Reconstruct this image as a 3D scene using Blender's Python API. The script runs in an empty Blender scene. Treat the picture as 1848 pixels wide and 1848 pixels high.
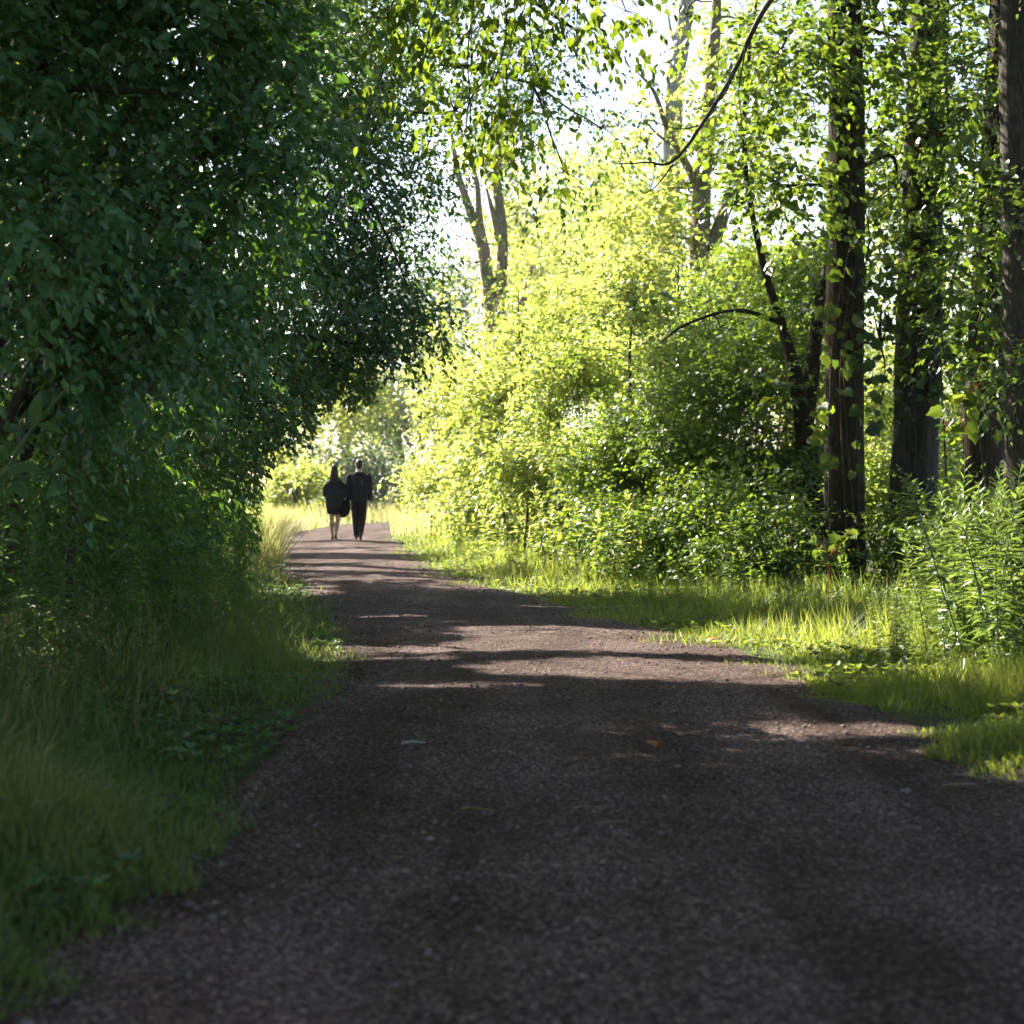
import bpy, math, numpy as np
from mathutils import Vector, Matrix
R = math.radians
scene = bpy.context.scene
COL = scene.collection

# ------------------------------------------------------------------ camera, sky, sun, exposure
CAMZ, FPX, HOR = 1.15, 3200.0, 885.0
cd = bpy.data.cameras.new("camera"); cam = bpy.data.objects.new("camera", cd); COL.objects.link(cam)
cam.location = (0, 0, CAMZ); cam.rotation_euler = (R(90), 0, 0)
cd.sensor_width = 36.0; cd.lens = 36.0 * FPX / 1848.0; cd.shift_y = -(924.0 - HOR) / 1848.0
cd.clip_start = 0.05; cd.clip_end = 2000.0
cd.dof.use_dof = True; cd.dof.focus_distance = 15.0; cd.dof.aperture_fstop = 3.4
scene.camera = cam

SUN_AZ, SUN_EL = R(-42), R(37)          # azimuth measured from the view axis (+Y) towards +X
SD = np.array([math.sin(SUN_AZ) * math.cos(SUN_EL), math.cos(SUN_AZ) * math.cos(SUN_EL), math.sin(SUN_EL)])
w = bpy.data.worlds.new("World"); scene.world = w; w.use_nodes = True
wn = w.node_tree.nodes; wl = w.node_tree.links
bg = wn["Background"]; sky = wn.new("ShaderNodeTexSky"); sky.sky_type = 'NISHITA'; sky.sun_disc = False
sky.sun_elevation = SUN_EL; sky.sun_rotation = SUN_AZ; sky.altitude = 100
sky.air_density = 1.0; sky.dust_density = 2.0; sky.ozone_density = 1.0
wl.new(sky.outputs[0], bg.inputs[0]); bg.inputs[1].default_value = 0.056
sl = bpy.data.lights.new("sun", 'SUN'); sl.energy = 5.0; sl.angle = R(0.53); sl.color = (1.0, 0.93, 0.80)
sun = bpy.data.objects.new("sun", sl); COL.objects.link(sun); sun.location = (-30, 30, 30)
sun.rotation_euler = Vector(tuple(-SD)).to_track_quat('-Z', 'Y').to_euler()

vs = scene.view_settings
vs.view_transform = 'Standard'; vs.look = 'None'; vs.exposure = 2.5; vs.gamma = 1.0; vs.use_curve_mapping = False
cy = scene.cycles
cy.use_denoising = True
try: cy.denoiser = 'OPENIMAGEDENOISE'
except Exception: pass
cy.max_bounces = 5; cy.diffuse_bounces = 3; cy.glossy_bounces = 1; cy.transmission_bounces = 4; cy.volume_bounces = 0; cy.use_adaptive_sampling = True; cy.adaptive_threshold = .03; cy.transparent_max_bounces = 4
cy.caustics_reflective = False; cy.caustics_refractive = False
cy.sample_clamp_indirect = 6.0

# ------------------------------------------------------------------ helpers
def at(px, py, Y):
    return np.array([(px - 924.0) / FPX * Y, Y, CAMZ - (py - HOR) / FPX * Y])
def gnd(px, py):
    return at(px, py, FPX * CAMZ / (py - HOR))
def nrm(a):
    return a / np.maximum(np.linalg.norm(a, axis=-1, keepdims=True), 1e-9)
def snoise(p, seed, f):
    r = np.random.default_rng(seed); s = np.zeros(p.shape[0])
    for k in range(6):
        d = r.normal(size=p.shape[1]); d /= np.linalg.norm(d)
        s += np.sin((p @ d) * f * (0.7 + 0.9 * r.random()) + r.random() * 6.28)
    return s / 2.6

def new_mesh(name, V, F=None, loops=None, sizes=None, rnd=None, mat=None, smooth=False):
    me = bpy.data.meshes.new(name)
    V = np.ascontiguousarray(V, dtype=np.float32)
    if F is not None:
        F = np.asarray(F, dtype=np.int32); loops = F.ravel(); sizes = np.full(len(F), F.shape[1], dtype=np.int32)
    me.vertices.add(len(V)); me.vertices.foreach_set("co", V.ravel())
    me.loops.add(len(loops)); me.loops.foreach_set("vertex_index", np.ascontiguousarray(loops, dtype=np.int32))
    me.polygons.add(len(sizes))
    st = np.concatenate([[0], np.cumsum(sizes)[:-1]]).astype(np.int32)
    me.polygons.foreach_set("loop_start", st)
    if smooth: me.polygons.foreach_set("use_smooth", np.ones(len(sizes), dtype=bool))
    if rnd is not None:
        a = me.attributes.new("rnd", 'FLOAT', 'POINT'); a.data.foreach_set("value", np.ascontiguousarray(rnd, dtype=np.float32))
    me.update(calc_edges=True)
    if mat: me.materials.append(mat)
    return me
def link(name, data, parent=None, kind=None, loc=None):
    o = bpy.data.objects.new(name, data); COL.objects.link(o)
    if parent is not None: o.parent = parent
    if kind: o["kind"] = kind
    if loc is not None: o.location = loc
    return o
def tag(o, label, cat=None, group=None):
    o["label"] = label
    if cat: o["category"] = cat
    if group: o["group"] = group
    return o
def thing(name, label, cat, base, group=None, rz=0.0, sc=1.0):
    o = link(name, None); o.location = tuple(base); o.rotation_euler = (0, 0, rz); o.scale = (sc,) * 3
    o.empty_display_size = 0.2
    return tag(o, label, cat, group)

class Geo:
    """collects vertices and mixed polygons"""
    def __init__(s): s.V = []; s.L = []; s.S = []; s.n = 0; s.R = []
    def add(s, V, F, rnd=0.5):
        V = np.asarray(V, float); F = np.asarray(F, np.int64)
        s.V.append(V); s.L.append((F + s.n).ravel()); s.S.append(np.full(len(F), F.shape[1])); s.n += len(V)
        s.R.append(np.full(len(V), rnd) if np.isscalar(rnd) else rnd)
    def build(s, name, mat, parent=None, base=(0, 0, 0), smooth=True, kind=None):
        V = np.concatenate(s.V) - np.asarray(base, float)
        me = new_mesh(name, V, loops=np.concatenate(s.L), sizes=np.concatenate(s.S), rnd=np.concatenate(s.R), mat=mat, smooth=smooth)
        return link(name, me, parent, kind)
    def mesh(s, name, mat, smooth=True):
        return new_mesh(name, np.concatenate(s.V), loops=np.concatenate(s.L), sizes=np.concatenate(s.S), rnd=np.concatenate(s.R), mat=mat, smooth=smooth)

def catmull(P, n):
    P = np.asarray(P, float)
    if len(P) < 3:
        t = np.linspace(0, 1, n)[:, None]; return P[0] * (1 - t) + P[-1] * t
    Q = np.vstack([2 * P[0] - P[1], P, 2 * P[-1] - P[-2]])
    u = np.linspace(0, len(P) - 1 - 1e-6, n); i = u.astype(int); t = (u - i)[:, None]
    a, b, c, d = Q[i], Q[i + 1], Q[i + 2], Q[i + 3]
    return 0.5 * ((2 * b) + (-a + c) * t + (2 * a - 5 * b + 4 * c - d) * t * t + (-a + 3 * b - 3 * c + d) * t ** 3)
def tube(g, P, r, sides=8, n=None, rough=0.0, seed=0, flat=1.0, rnd=0.5, wob=0.0):
    P = np.asarray(P, float)
    n = n or max(4, len(P) * 4)
    C = catmull(P, n); rr = np.interp(np.linspace(0, 1, n), np.linspace(0, 1, len(r)), r)
    rg = np.random.default_rng(seed)
    if wob: C = C + np.cumsum(rg.normal(0, wob, C.shape), 0) * np.linspace(0, 1, n)[:, None]
    T = nrm(np.gradient(C, axis=0))
    up = np.array([0.3, 1, 0.1]) if abs(T[0][2]) > 0.7 else np.array([0, 0, 1.0])
    A = np.empty_like(C); a = up - T[0] * (up @ T[0]); a /= np.linalg.norm(a)
    for i in range(n):
        a = a - T[i] * (a @ T[i]); a /= np.linalg.norm(a); A[i] = a
    B = np.cross(T, A)
    th = np.linspace(0, 2 * math.pi, sides, endpoint=False)
    RR = np.repeat(rr[:, None], sides, 1)
    if rough:
        h = np.linspace(0, 1, n)[:, None]; z = C[:, 2:3]
        f = np.zeros((n, sides))
        for k in (5, 8, 11, 14):
            f += np.sin(k * th[None] + 1.3 * np.sin(z * (0.9 + 0.15 * k) + rg.random() * 6) + rg.random() * 6) * 0.5
        f += 0.6 * np.sin(3 * th[None] + z * 1.1 + rg.random() * 6) + rg.normal(0, 0.45, (n, sides))
        RR = RR * (1 + rough * f)
    V = C[:, None] + RR[..., None] * (np.cos(th)[None, :, None] * A[:, None] + flat * np.sin(th)[None, :, None] * B[:, None])
    V = V.reshape(-1, 3)
    i = np.arange(n - 1)[:, None] * sides; j = np.arange(sides)[None]; k = (j + 1) % sides
    F = np.stack([i + j, i + k, i + sides + k, i + sides + j], -1).reshape(-1, 4)
    V = np.vstack([V, C[0], C[-1]])
    m = n * sides
    caps = np.stack([np.stack([np.full(sides, m), k[0], j[0]], -1), np.stack([np.full(sides, m + 1), (n - 1) * sides + j[0], (n - 1) * sides + k[0]], -1)]).reshape(-1, 3)
    n0 = g.n; g.add(V, F, rnd)
    g.L.append((caps + n0).ravel()); g.S.append(np.full(len(caps), 3))
    return C

# leaf outlines: (along, across, normal) and faces
OV = (np.array([[0, 0, 0], [.16, .34, .05], [.42, .5, .07], [.74, .3, .02], [1, 0, -.12], [.74, -.3, .02], [.42, -.5, .07], [.16, -.34, .05], [.45, 0, 0], [.78, 0, -.04]], float),
      [[0, 8, 2, 1], [8, 9, 3, 2], [9, 4, 3], [0, 7, 6, 8], [8, 6, 5, 9], [9, 5, 4]])
O6 = (np.array([[0, 0, 0], [.3, .48, .06], [.68, .34, .02], [1, 0, -.08], [.68, -.34, .02], [.3, -.48, .06]], float), [[0, 3, 2, 1], [0, 5, 4, 3]])
DI = (np.array([[0, 0, 0], [.42, .5, .06], [1, 0, -.05], [.42, -.5, .06]], float), [[0, 2, 1], [0, 3, 2]])
NA = (np.array([[0, 0, 0], [.35, .5, .0], [.7, .36, -.07], [1, 0, -.22], [.7, -.36, -.07], [.35, -.5, .0]], float), [[0, 3, 2, 1], [0, 5, 4, 3]])
VI = (np.array([[0, 0, 0], [-.14, .26, .02], [.1, .5, .04], [.36, .42, .06], [.55, .46, .02], [.72, .2, .0], [1, 0, -.12],
                [.72, -.2, .0], [.55, -.46, .02], [.36, -.42, .06], [.1, -.5, .04], [-.14, -.26, .02], [.45, 0, -.02]], float),
      [[0, 2, 1], [0, 3, 2], [0, 12, 3], [12, 4, 3], [12, 5, 4], [12, 6, 5], [12, 7, 6], [12, 8, 7], [12, 9, 8], [0, 9, 12], [0, 10, 9], [0, 11, 10]])

def leaf_arrays(P, D, N, size, wid, tm):
    T = tm[0]; D = nrm(D); S = nrm(np.cross(N, D)); M = np.cross(D, S)
    s = np.asarray(size)[:, None, None]; wv = np.asarray(wid)[:, None, None]
    return (P[:, None] + s * (T[None, :, 0:1] * D[:, None]) + wv * (T[None, :, 1:2] * S[:, None]) + s * (T[None, :, 2:3] * M[:, None])).reshape(-1, 3)
def leaf_mesh(name, P, D, N, size, wid, tm, rnd, mat):
    m = len(tm[0]); V = leaf_arrays(P, D, N, size, wid, tm); off = np.arange(len(P)) * m
    loops = np.concatenate([np.array(f) for f in tm[1]]); sz = np.array([len(f) for f in tm[1]])
    L = (off[:, None] + loops[None]).ravel(); S = np.tile(sz, len(P))
    return new_mesh(name, V, loops=L, sizes=S, rnd=np.repeat(rnd, m), mat=mat, smooth=False)

# openings cut in the crowns to shape the light: ground ellipses (cx, cy, rx, ry) the sun reaches
LIT = []
def lit(cx, cy_, rx, ry): LIT.append((cx, cy_, rx, ry))
def lit_score(P):
    G = P[:, :2] - SD[:2] * (P[:, 2:3] / SD[2])
    s = np.full(len(P), -9.0)
    for cx, cy_, rx, ry in LIT:
        s = np.maximum(s, 1 - ((G[:, 0] - cx) / rx) ** 2 - ((G[:, 1] - cy_) / ry) ** 2)
    return s + 0.55 * snoise(G * np.array([0.6, 1.6]), 77, 2.6)

PE = np.array([(-15, -1.3, 2.5), (2, -1.1, 2.4), (3.8, -1.05, 2.35), (5.5, -1.06, 2.25), (7.15, -.97, 2.12), (8.3, -.98, 1.76), (9.5, -1.0, 1.62), (10.6, -1.04, 1.66), (12, -1.14, 1.62),
               (13.4, -1.3, 1.42), (15, -1.5, .92), (17.1, -1.79, .41), (20, -2.25, -.15), (22.3, -2.68, -.55), (25.4, -3.2, -1.2), (27.3, -3.49, -1.42), (32, -4.2, -1.94),
               (36.8, -4.95, -2.4), (43, -5.5, -3.05), (50, -5.75, -3.4), (57, -5.6, -3.4), (61, -5.1, -2.6), (64, -4.0, .5), (66.5, -1.5, 6), (70, 5, 16)])
def pl(y): return np.interp(y, PE[:, 0], PE[:, 1])
def pr(y): return np.interp(y, PE[:, 0], PE[:, 2])
def blob_twigs(blobs, rng, clump=0.35, per=9, shell=0.45, zf=.62):
    """twig origins and directions spread through ellipsoids in clumps; blob = (centre, (rx,ry,rz), number of twigs)"""
    PP, DD, HH = [], [], []
    for c, rad, n in blobs:
        c = np.asarray(c); rad = np.asarray(rad, float)
        nc = max(3, int(n / per))
        u = nrm(rng.normal(size=(nc, 3))); r = rng.random(nc) ** shell
        r = r * (.92 + .3 * snoise(u, int(abs(c[0] * 91 + c[2] * 57)) + 3, 2.6))
        cc = u * r[:, None] * rad
        i = rng.integers(0, nc, n)
        q = cc[i] + rng.normal(size=(n, 3)) * clump * np.array([1, 1, zf])
        out = nrm(q / rad)
        d = nrm(out * 0.8 + rng.normal(size=(n, 3)) * 0.65 + np.array([0, 0, 0.12]))
        PP.append(c + q); DD.append(d); HH.append(rng.random(nc)[i])
    return np.concatenate(PP), np.concatenate(DD), np.concatenate(HH)

def twig_leaves(P, D, H, rng, L=0.4, k=8, droop=0.5, size=0.07, wr=0.55, up=0.7, hang=0.3, face=0.0):
    n = len(P); t = (np.arange(k) + 0.6) / k
    Ln = L * (0.6 + 0.8 * rng.random(n))
    t2 = np.tile(t, (n, 1))
    Q = P[:, None] + D[:, None] * (Ln[:, None] * t2)[..., None]
    Q[..., 2] -= droop * (Ln[:, None] * t2) ** 2 * 1.3
    Dn = np.repeat(D[:, None], k, 1).copy(); Dn[..., 2] -= droop * t2
    side = nrm(np.cross(D, np.array([0, 0, 1.0])) + 1e-3)[:, None] * np.where(np.arange(k) % 2, 1, -1)[None, :, None]
    Dl = nrm(Dn * 0.55 + side * (0.85 - 0.35 * t2)[..., None] + rng.normal(size=(n, k, 3)) * 0.3 + np.array([0, 0, -hang]))
    Nl = np.array([0, 0, 1.0]) * up + rng.normal(size=(n, k, 3)) * 0.45 + Dn * 0.15 + np.array([.45, -.9, 0]) * face
    Nl = Nl - Dl * (Nl * Dl).sum(-1, keepdims=True)
    sz = size * (0.4 + 0.9 * rng.random((n, k)) ** 1.2) * (.8 + .4 * H[:, None]) * (1 - 0.25 * t2)
    rd = np.clip(0.55 * np.repeat(H[:, None], k, 1) + 0.45 * rng.random((n, k)), 0, 1)
    f = lambda a: a.reshape(-1, 3)
    return f(Q), f(Dl), nrm(f(Nl)), sz.ravel(), (sz * wr * (0.8 + 0.4 * rng.random((n, k)))).ravel(), rd.ravel()

POCKETS = [(at(1130, 850, 24.6), .55), (at(1000, 730, 28.6), .6), (at(1235, 740, 24.9), .5), (at(1340, 860, 22.6), .55), (at(915, 830, 34.2), .6), (at(1190, 900, 24.0), .4), (at(1060, 890, 28.0), .45), (at(1290, 640, 25.6), .45), (at(1080, 640, 30), .5), (at(850, 740, 35), .5), (at(1400, 760, 22.9), .5), (at(960, 640, 36), .6), (at(1160, 560, 33), .6)]
def crown(parent, base, blobs, mat, seed, name="crown", tm=O6, gaps=False, keep=0, keepmesh=None, kind=None, clump=0.35, per=9, shell=0.45, thin=None, cut=None, shoots=0, tm2=None, zf=.62, **kw):
    rng = np.random.default_rng(seed)
    P, D, H = blob_twigs(blobs, rng, clump, per, shell, zf)
    m = np.ones(len(P), bool)
    if thin is not None: m &= snoise(P, seed + 5, thin[0]) > thin[1]
    m &= P[:, 2] > 0.1
    if cut is not None: m &= cut(P)
    if name == "foliage":
        for pc, pr_ in POCKETS: m &= ~((((P - pc) * np.array([1 / 1.25, 1 / 1.3, 1 / .75])) ** 2).sum(1) < pr_ ** 2)
    P, D, H = P[m], D[m], H[m]
    A = twig_leaves(P, D, H, rng, **kw)
    A = [a for a in A]
    if shoots:
        i = rng.integers(0, len(P), shoots); kw2 = dict(kw); kw2.update(L=.85, k=15, droop=.25)
        A2 = twig_leaves(P[i], nrm(D[i] + np.array([0, 0, .9]) + rng.normal(size=(shoots, 3)) * .3), H[i], rng, **kw2)
        A = [np.concatenate([a, c_]) for a, c_ in zip(A, A2)]
    ok = A[0][:, 2] > 0.04
    Q_ = A[0]; px = Q_[:, 0] / np.maximum(Q_[:, 1], .5) * FPX + 924; py = HOR - (Q_[:, 2] - CAMZ) / np.maximum(Q_[:, 1], .5) * FPX
    low = np.interp(px, [440, 530, 600, 700, 790, 840], [905, 800, 738, 690, 655, 600]) + 22 * np.sin(px * .06) + 14 * np.sin(px * .17 + 1) + rng.normal(size=len(px)) * 12
    ok &= ~((Q_[:, 1] < 39) & (Q_[:, 1] > 1) & (px > 470) & (py > low) & (px < np.where(Q_[:, 0] < pl(Q_[:, 1]) + 6.5, 745, 0)))
    if gaps: ok &= lit_score(A[0] + A[1] * A[3][:, None] * .5 + rng.normal(size=A[0].shape) * 0.05) < 0.0
    A = [a[ok] for a in A]
    if keep:                                     # the leaves that show largest become single leaf parts
        Q = A[0]; px = Q[:, 0] / Q[:, 1] * FPX + 924; py = HOR - (Q[:, 2] - CAMZ) / Q[:, 1] * FPX
        vis = (px > -10) & (px < 1858) & (py > -10) & (py < 1858) & (Q[:, 1] > 1)
        sc = np.where(vis, A[3] / Q[:, 1] * (0.75 + 0.5 * rng.random(len(Q))), 0)
        idx = np.argsort(-sc)[:keep]
        single_leaves(parent, base, [a[idx] for a in A], tm, mat, rng)
        mk = np.ones(len(Q), bool); mk[idx] = False; A = [a[mk] for a in A]
    me = leaf_mesh(name, A[0] - np.asarray(base), A[1], A[2], A[3], A[4], tm2 or tm, A[5], mat)
    link(name, me, parent, kind)
    return P

_LM = {}
def single_leaves(parent, base, A, tm, mat, rng, name="leaf"):
    key = (id(tm), mat.name)
    if key not in _LM:
        _LM[key] = []
        for v in range(5):
            X = leaf_mesh("leaf", np.zeros((1, 3)), np.array([[1., 0, 0]]), np.array([[0, 0, 1.]]), np.ones(1), np.ones(1), tm, np.array([0.1 + 0.2 * v]), mat)
            _LM[key].append(X)
    b = np.asarray(base)
    for P, D, N, s, wd, rd in zip(*A):
        D = D / np.linalg.norm(D); S = np.cross(N, D); S /= np.linalg.norm(S); M = np.cross(D, S)
        o = link(name, _LM[key][int(min(rd, .999) * 5)], parent)
        mt = Matrix(((D[0] * s, S[0] * wd, M[0] * s, P[0] - b[0]), (D[1] * s, S[1] * wd, M[1] * s, P[1] - b[1]), (D[2] * s, S[2] * wd, M[2] * s, P[2] - b[2]), (0, 0, 0, 1)))
        o.matrix_local = mt

def branch_net(g, start_pts, blobs, rng, r0=0.03, sub=5, sides=5):
    """thin limbs from the nearest start point to each blob, then finer ones inside it"""
    S = np.asarray(start_pts)
    for c, rad, n in blobs:
        c = np.asarray(c); rad = np.asarray(rad)
        d = np.linalg.norm((S - c) * np.array([1, 1, 0.6]) + np.array([0, 0, 0]), axis=1) + np.maximum(0, S[:, 2] - c[2]) * 1.5
        s = S[np.argmin(d)]
        L = np.linalg.norm(c - s)
        mid = (s + c) / 2 + rng.normal(size=3) * 0.08 * L + np.array([0, 0, 0.08 * L])
        tube(g, [s, mid, c], [r0, r0 * 0.75, r0 * 0.45], sides=sides, n=10, wob=0.012 * L)
        for k in range(sub):
            e = c + nrm(rng.normal(size=3)) * rad * 0.85
            m2 = (c + e) / 2 + rng.normal(size=3) * 0.1 * rad.mean() + np.array([0, 0, 0.06 * rad.mean()])
            tube(g, [c, m2, e], [r0 * 0.42, r0 * 0.26, r0 * 0.1], sides=4, n=7, wob=0.015)

# ------------------------------------------------------------------ materials
def node_mat(name):
    m = bpy.data.materials.new(name); m.use_nodes = True
    nt = m.node_tree; return m, nt.nodes, nt.links, nt.nodes["Principled BSDF"]
def ramp(nodes, cols):
    r = nodes.new("ShaderNodeValToRGB"); e = r.color_ramp.elements
    for i, (p, c) in enumerate(cols):
        el = e[i] if i < 2 else e.new(p)
        el.position = p; el.color = (*c, 1)
    return r
def leaf_mat(name, c0, c1, t0, t1, tf=0.45, rough=0.42, spec=0.35):
    m, N, L, b = node_mat(name)
    a = N.new("ShaderNodeAttribute"); a.attribute_name = "rnd"
    tc = N.new("ShaderNodeTexCoord"); nz = N.new("ShaderNodeTexNoise"); nz.inputs["Scale"].default_value = 1.1; nz.inputs["Detail"].default_value = 2
    L.new(tc.outputs["Object"], nz.inputs["Vector"])
    mx = N.new("ShaderNodeMath"); mx.operation = 'MULTIPLY_ADD'; mx.inputs[1].default_value = 0.7; mx.use_clamp = True
    sb = N.new("ShaderNodeMath"); sb.operation = 'MULTIPLY_ADD'; sb.inputs[1].default_value = 0.9; sb.inputs[2].default_value = -0.3
    L.new(nz.outputs["Fac"], sb.inputs[0]); L.new(a.outputs["Fac"], mx.inputs[0]); L.new(sb.outputs[0], mx.inputs[2])
    r1 = ramp(N, [(0, c0), (1, c1)]); r2 = ramp(N, [(0, t0), (1, t1)])
    L.new(mx.outputs[0], r1.inputs[0]); L.new(mx.outputs[0], r2.inputs[0])
    L.new(r1.outputs[0], b.inputs["Base Color"]); b.inputs["Roughness"].default_value = rough; b.inputs["Specular IOR Level"].default_value = spec
    tr = N.new("ShaderNodeBsdfTranslucent"); L.new(r2.outputs[0], tr.inputs["Color"])
    mix = N.new("ShaderNodeMixShader"); mix.inputs[0].default_value = tf
    L.new(b.outputs[0], mix.inputs[1]); L.new(tr.outputs[0], mix.inputs[2]); L.new(mix.outputs[0], N["Material Output"].inputs["Surface"])
    return m
def bark_mat(name, c0, c1, scale=9.0, bump=0.6):
    m, N, L, b = node_mat(name)
    tc = N.new("ShaderNodeTexCoord"); mp = N.new("ShaderNodeMapping"); mp.inputs["Scale"].default_value = (scale, scale, scale * 0.22)
    L.new(tc.outputs["Object"], mp.inputs[0])
    nz = N.new("ShaderNodeTexNoise"); nz.inputs["Scale"].default_value = 3.0; nz.inputs["Detail"].default_value = 7; nz.inputs["Roughness"].default_value = 0.65
    L.new(mp.outputs[0], nz.inputs["Vector"])
    r = ramp(N, [(0.32, c0), (0.7, c1)]); L.new(nz.outputs["Fac"], r.inputs[0]); L.new(r.outputs[0], b.inputs["Base Color"])
    n2 = N.new("ShaderNodeTexNoise"); n2.inputs["Scale"].default_value = 1.6; n2.inputs["Detail"].default_value = 4; L.new(tc.outputs["Object"], n2.inputs["Vector"])
    r2 = ramp(N, [(.42, (.75, .80, .62)), (.62, (1.15, 1.1, 1.05))]); L.new(n2.outputs["Fac"], r2.inputs[0])
    mm = N.new("ShaderNodeMix"); mm.data_type = 'RGBA'; mm.blend_type = 'MULTIPLY'; mm.inputs[0].default_value = 1.0
    L.new(r.outputs[0], mm.inputs[6]); L.new(r2.outputs[0], mm.inputs[7]); L.new(mm.outputs[2], b.inputs["Base Color"])
    bp = N.new("ShaderNodeBump"); bp.inputs["Strength"].default_value = bump; bp.inputs["Distance"].default_value = 0.03
    L.new(nz.outputs["Fac"], bp.inputs["Height"]); L.new(bp.outputs[0], b.inputs["Normal"])
    b.inputs["Roughness"].default_value = 0.9; b.inputs["Specular IOR Level"].default_value = 0.15
    return m
def flat_mat(name, c, rough=0.8, c2=None, scale=30.0, spec=0.3):
    m, N, L, b = node_mat(name)
    b.inputs["Roughness"].default_value = rough; b.inputs["Specular IOR Level"].default_value = spec
    tc = N.new("ShaderNodeTexCoord"); nz = N.new("ShaderNodeTexNoise"); nz.inputs["Scale"].default_value = scale; nz.inputs["Detail"].default_value = 4
    L.new(tc.outputs["Object"], nz.inputs["Vector"])
    r = ramp(N, [(0.3, c), (0.7, c2 or tuple(min(1, x * 1.5) for x in c))]); L.new(nz.outputs["Fac"], r.inputs[0]); L.new(r.outputs[0], b.inputs["Base Color"])
    return m
M_DOG = leaf_mat("leaf_dogwood", (.030, .098, .048), (.120, .230, .100), (.06, .17, .02), (.20, .36, .03), tf=.26, rough=.36, spec=.45)
M_DARK = leaf_mat("leaf_dark_tree", (.034, .090, .042), (.085, .165, .080), (.07, .18, .015), (.20, .34, .025), tf=.30, rough=.4, spec=.42)
M_HANG = leaf_mat("leaf_hanging", (.028, .075, .018), (.055, .115, .025), (.13, .23, .012), (.36, .44, .03), tf=.42, rough=.45)
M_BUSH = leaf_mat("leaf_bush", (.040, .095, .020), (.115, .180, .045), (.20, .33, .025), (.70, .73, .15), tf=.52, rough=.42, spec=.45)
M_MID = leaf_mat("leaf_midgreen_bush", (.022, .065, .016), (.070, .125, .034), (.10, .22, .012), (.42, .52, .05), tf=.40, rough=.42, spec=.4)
M_BUSH2 = leaf_mat("leaf_layered_bush", (.030, .080, .018), (.095, .155, .040), (.10, .23, .014), (.52, .60, .07), tf=.45, rough=.42, spec=.45)
M_RIGHT = leaf_mat("leaf_right_tree", (.016, .052, .014), (.048, .100, .028), (.07, .16, .010), (.36, .46, .04), tf=.36, rough=.4, spec=.4)
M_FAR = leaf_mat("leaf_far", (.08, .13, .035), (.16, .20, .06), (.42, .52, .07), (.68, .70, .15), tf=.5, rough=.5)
M_FARD = leaf_mat("leaf_far_shade_tint", (.03, .07, .035), (.06, .10, .05), (.10, .18, .05), (.2, .28, .08), tf=.3, rough=.55)  # shade and haze put into a darker, bluer leaf colour
M_GOLD = leaf_mat("leaf_goldenrod", (.035, .070, .025), (.085, .130, .055), (.14, .25, .025), (.36, .45, .07), tf=.32, rough=.38, spec=.55)
M_WEED = leaf_mat("leaf_weed", (.036, .092, .036), (.105, .175, .075), (.10, .24, .02), (.24, .38, .04), tf=.32, rough=.48, spec=.25)
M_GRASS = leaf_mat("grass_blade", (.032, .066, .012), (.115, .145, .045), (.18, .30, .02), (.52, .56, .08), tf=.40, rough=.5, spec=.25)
M_GRASSL = leaf_mat("grass_blade_left", (.026, .078, .018), (.120, .140, .055), (.12, .26, .02), (.40, .44, .10), tf=.38, rough=.5, spec=.25)  # greener blade colours for the left verge
M_STRAW = leaf_mat("grass_straw", (.12, .12, .05), (.24, .21, .10), (.3, .26, .1), (.5, .42, .2), tf=.35, rough=.6, spec=.2)
M_MEADOW = leaf_mat("meadow_blade", (.15, .17, .05), (.33, .28, .13), (.42, .46, .10), (.66, .58, .25), tf=.45, rough=.6, spec=.2)
M_UMBEL = leaf_mat("flower_head", (.12, .15, .06), (.28, .28, .15), (.3, .34, .1), (.45, .45, .2), tf=.35, rough=.7, spec=.2)
M_BARK = bark_mat("bark_brown", (.018, .013, .009), (.070, .052, .038))
M_BARKG = bark_mat("bark_grey", (.026, .023, .021), (.100, .088, .080), scale=12)
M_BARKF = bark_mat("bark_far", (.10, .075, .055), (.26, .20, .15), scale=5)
M_SNAG = bark_mat("bark_dead", (.20, .19, .20), (.42, .41, .42), scale=6, bump=.3)
M_TWIG = flat_mat("twig_bark", (.035, .026, .018), .85, (.08, .06, .042), 40)
M_STEM = flat_mat("green_stem", (.05, .09, .02), .6, (.10, .14, .04), 20)
M_RED = flat_mat("red_stem", (.34, .03, .02), .45, (.45, .06, .03), 20)
M_STRAWS = flat_mat("dry_stalk", (.11, .08, .045), .8, (.22, .17, .10), 60)

# ground soil
def ground_mat():
    m, N, L, b = node_mat("ground_soil")
    tc = N.new("ShaderNodeTexCoord"); nz = N.new("ShaderNodeTexNoise"); nz.inputs["Scale"].default_value = 1.3; nz.inputs["Detail"].default_value = 9; nz.inputs["Roughness"].default_value = .7
    L.new(tc.outputs["Object"], nz.inputs["Vector"])
    r = ramp(N, [(.35, (.028, .026, .014)), (.55, (.045, .06, .02)), (.75, (.075, .095, .03))]); L.new(nz.outputs["Fac"], r.inputs[0]); L.new(r.outputs[0], b.inputs["Base Color"])
    bp = N.new("ShaderNodeBump"); bp.inputs["Strength"].default_value = .8; bp.inputs["Distance"].default_value = .05; L.new(nz.outputs["Fac"], bp.inputs["Height"]); L.new(bp.outputs[0], b.inputs["Normal"])
    b.inputs["Roughness"].default_value = .95; b.inputs["Specular IOR Level"].default_value = .1
    return m
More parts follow.
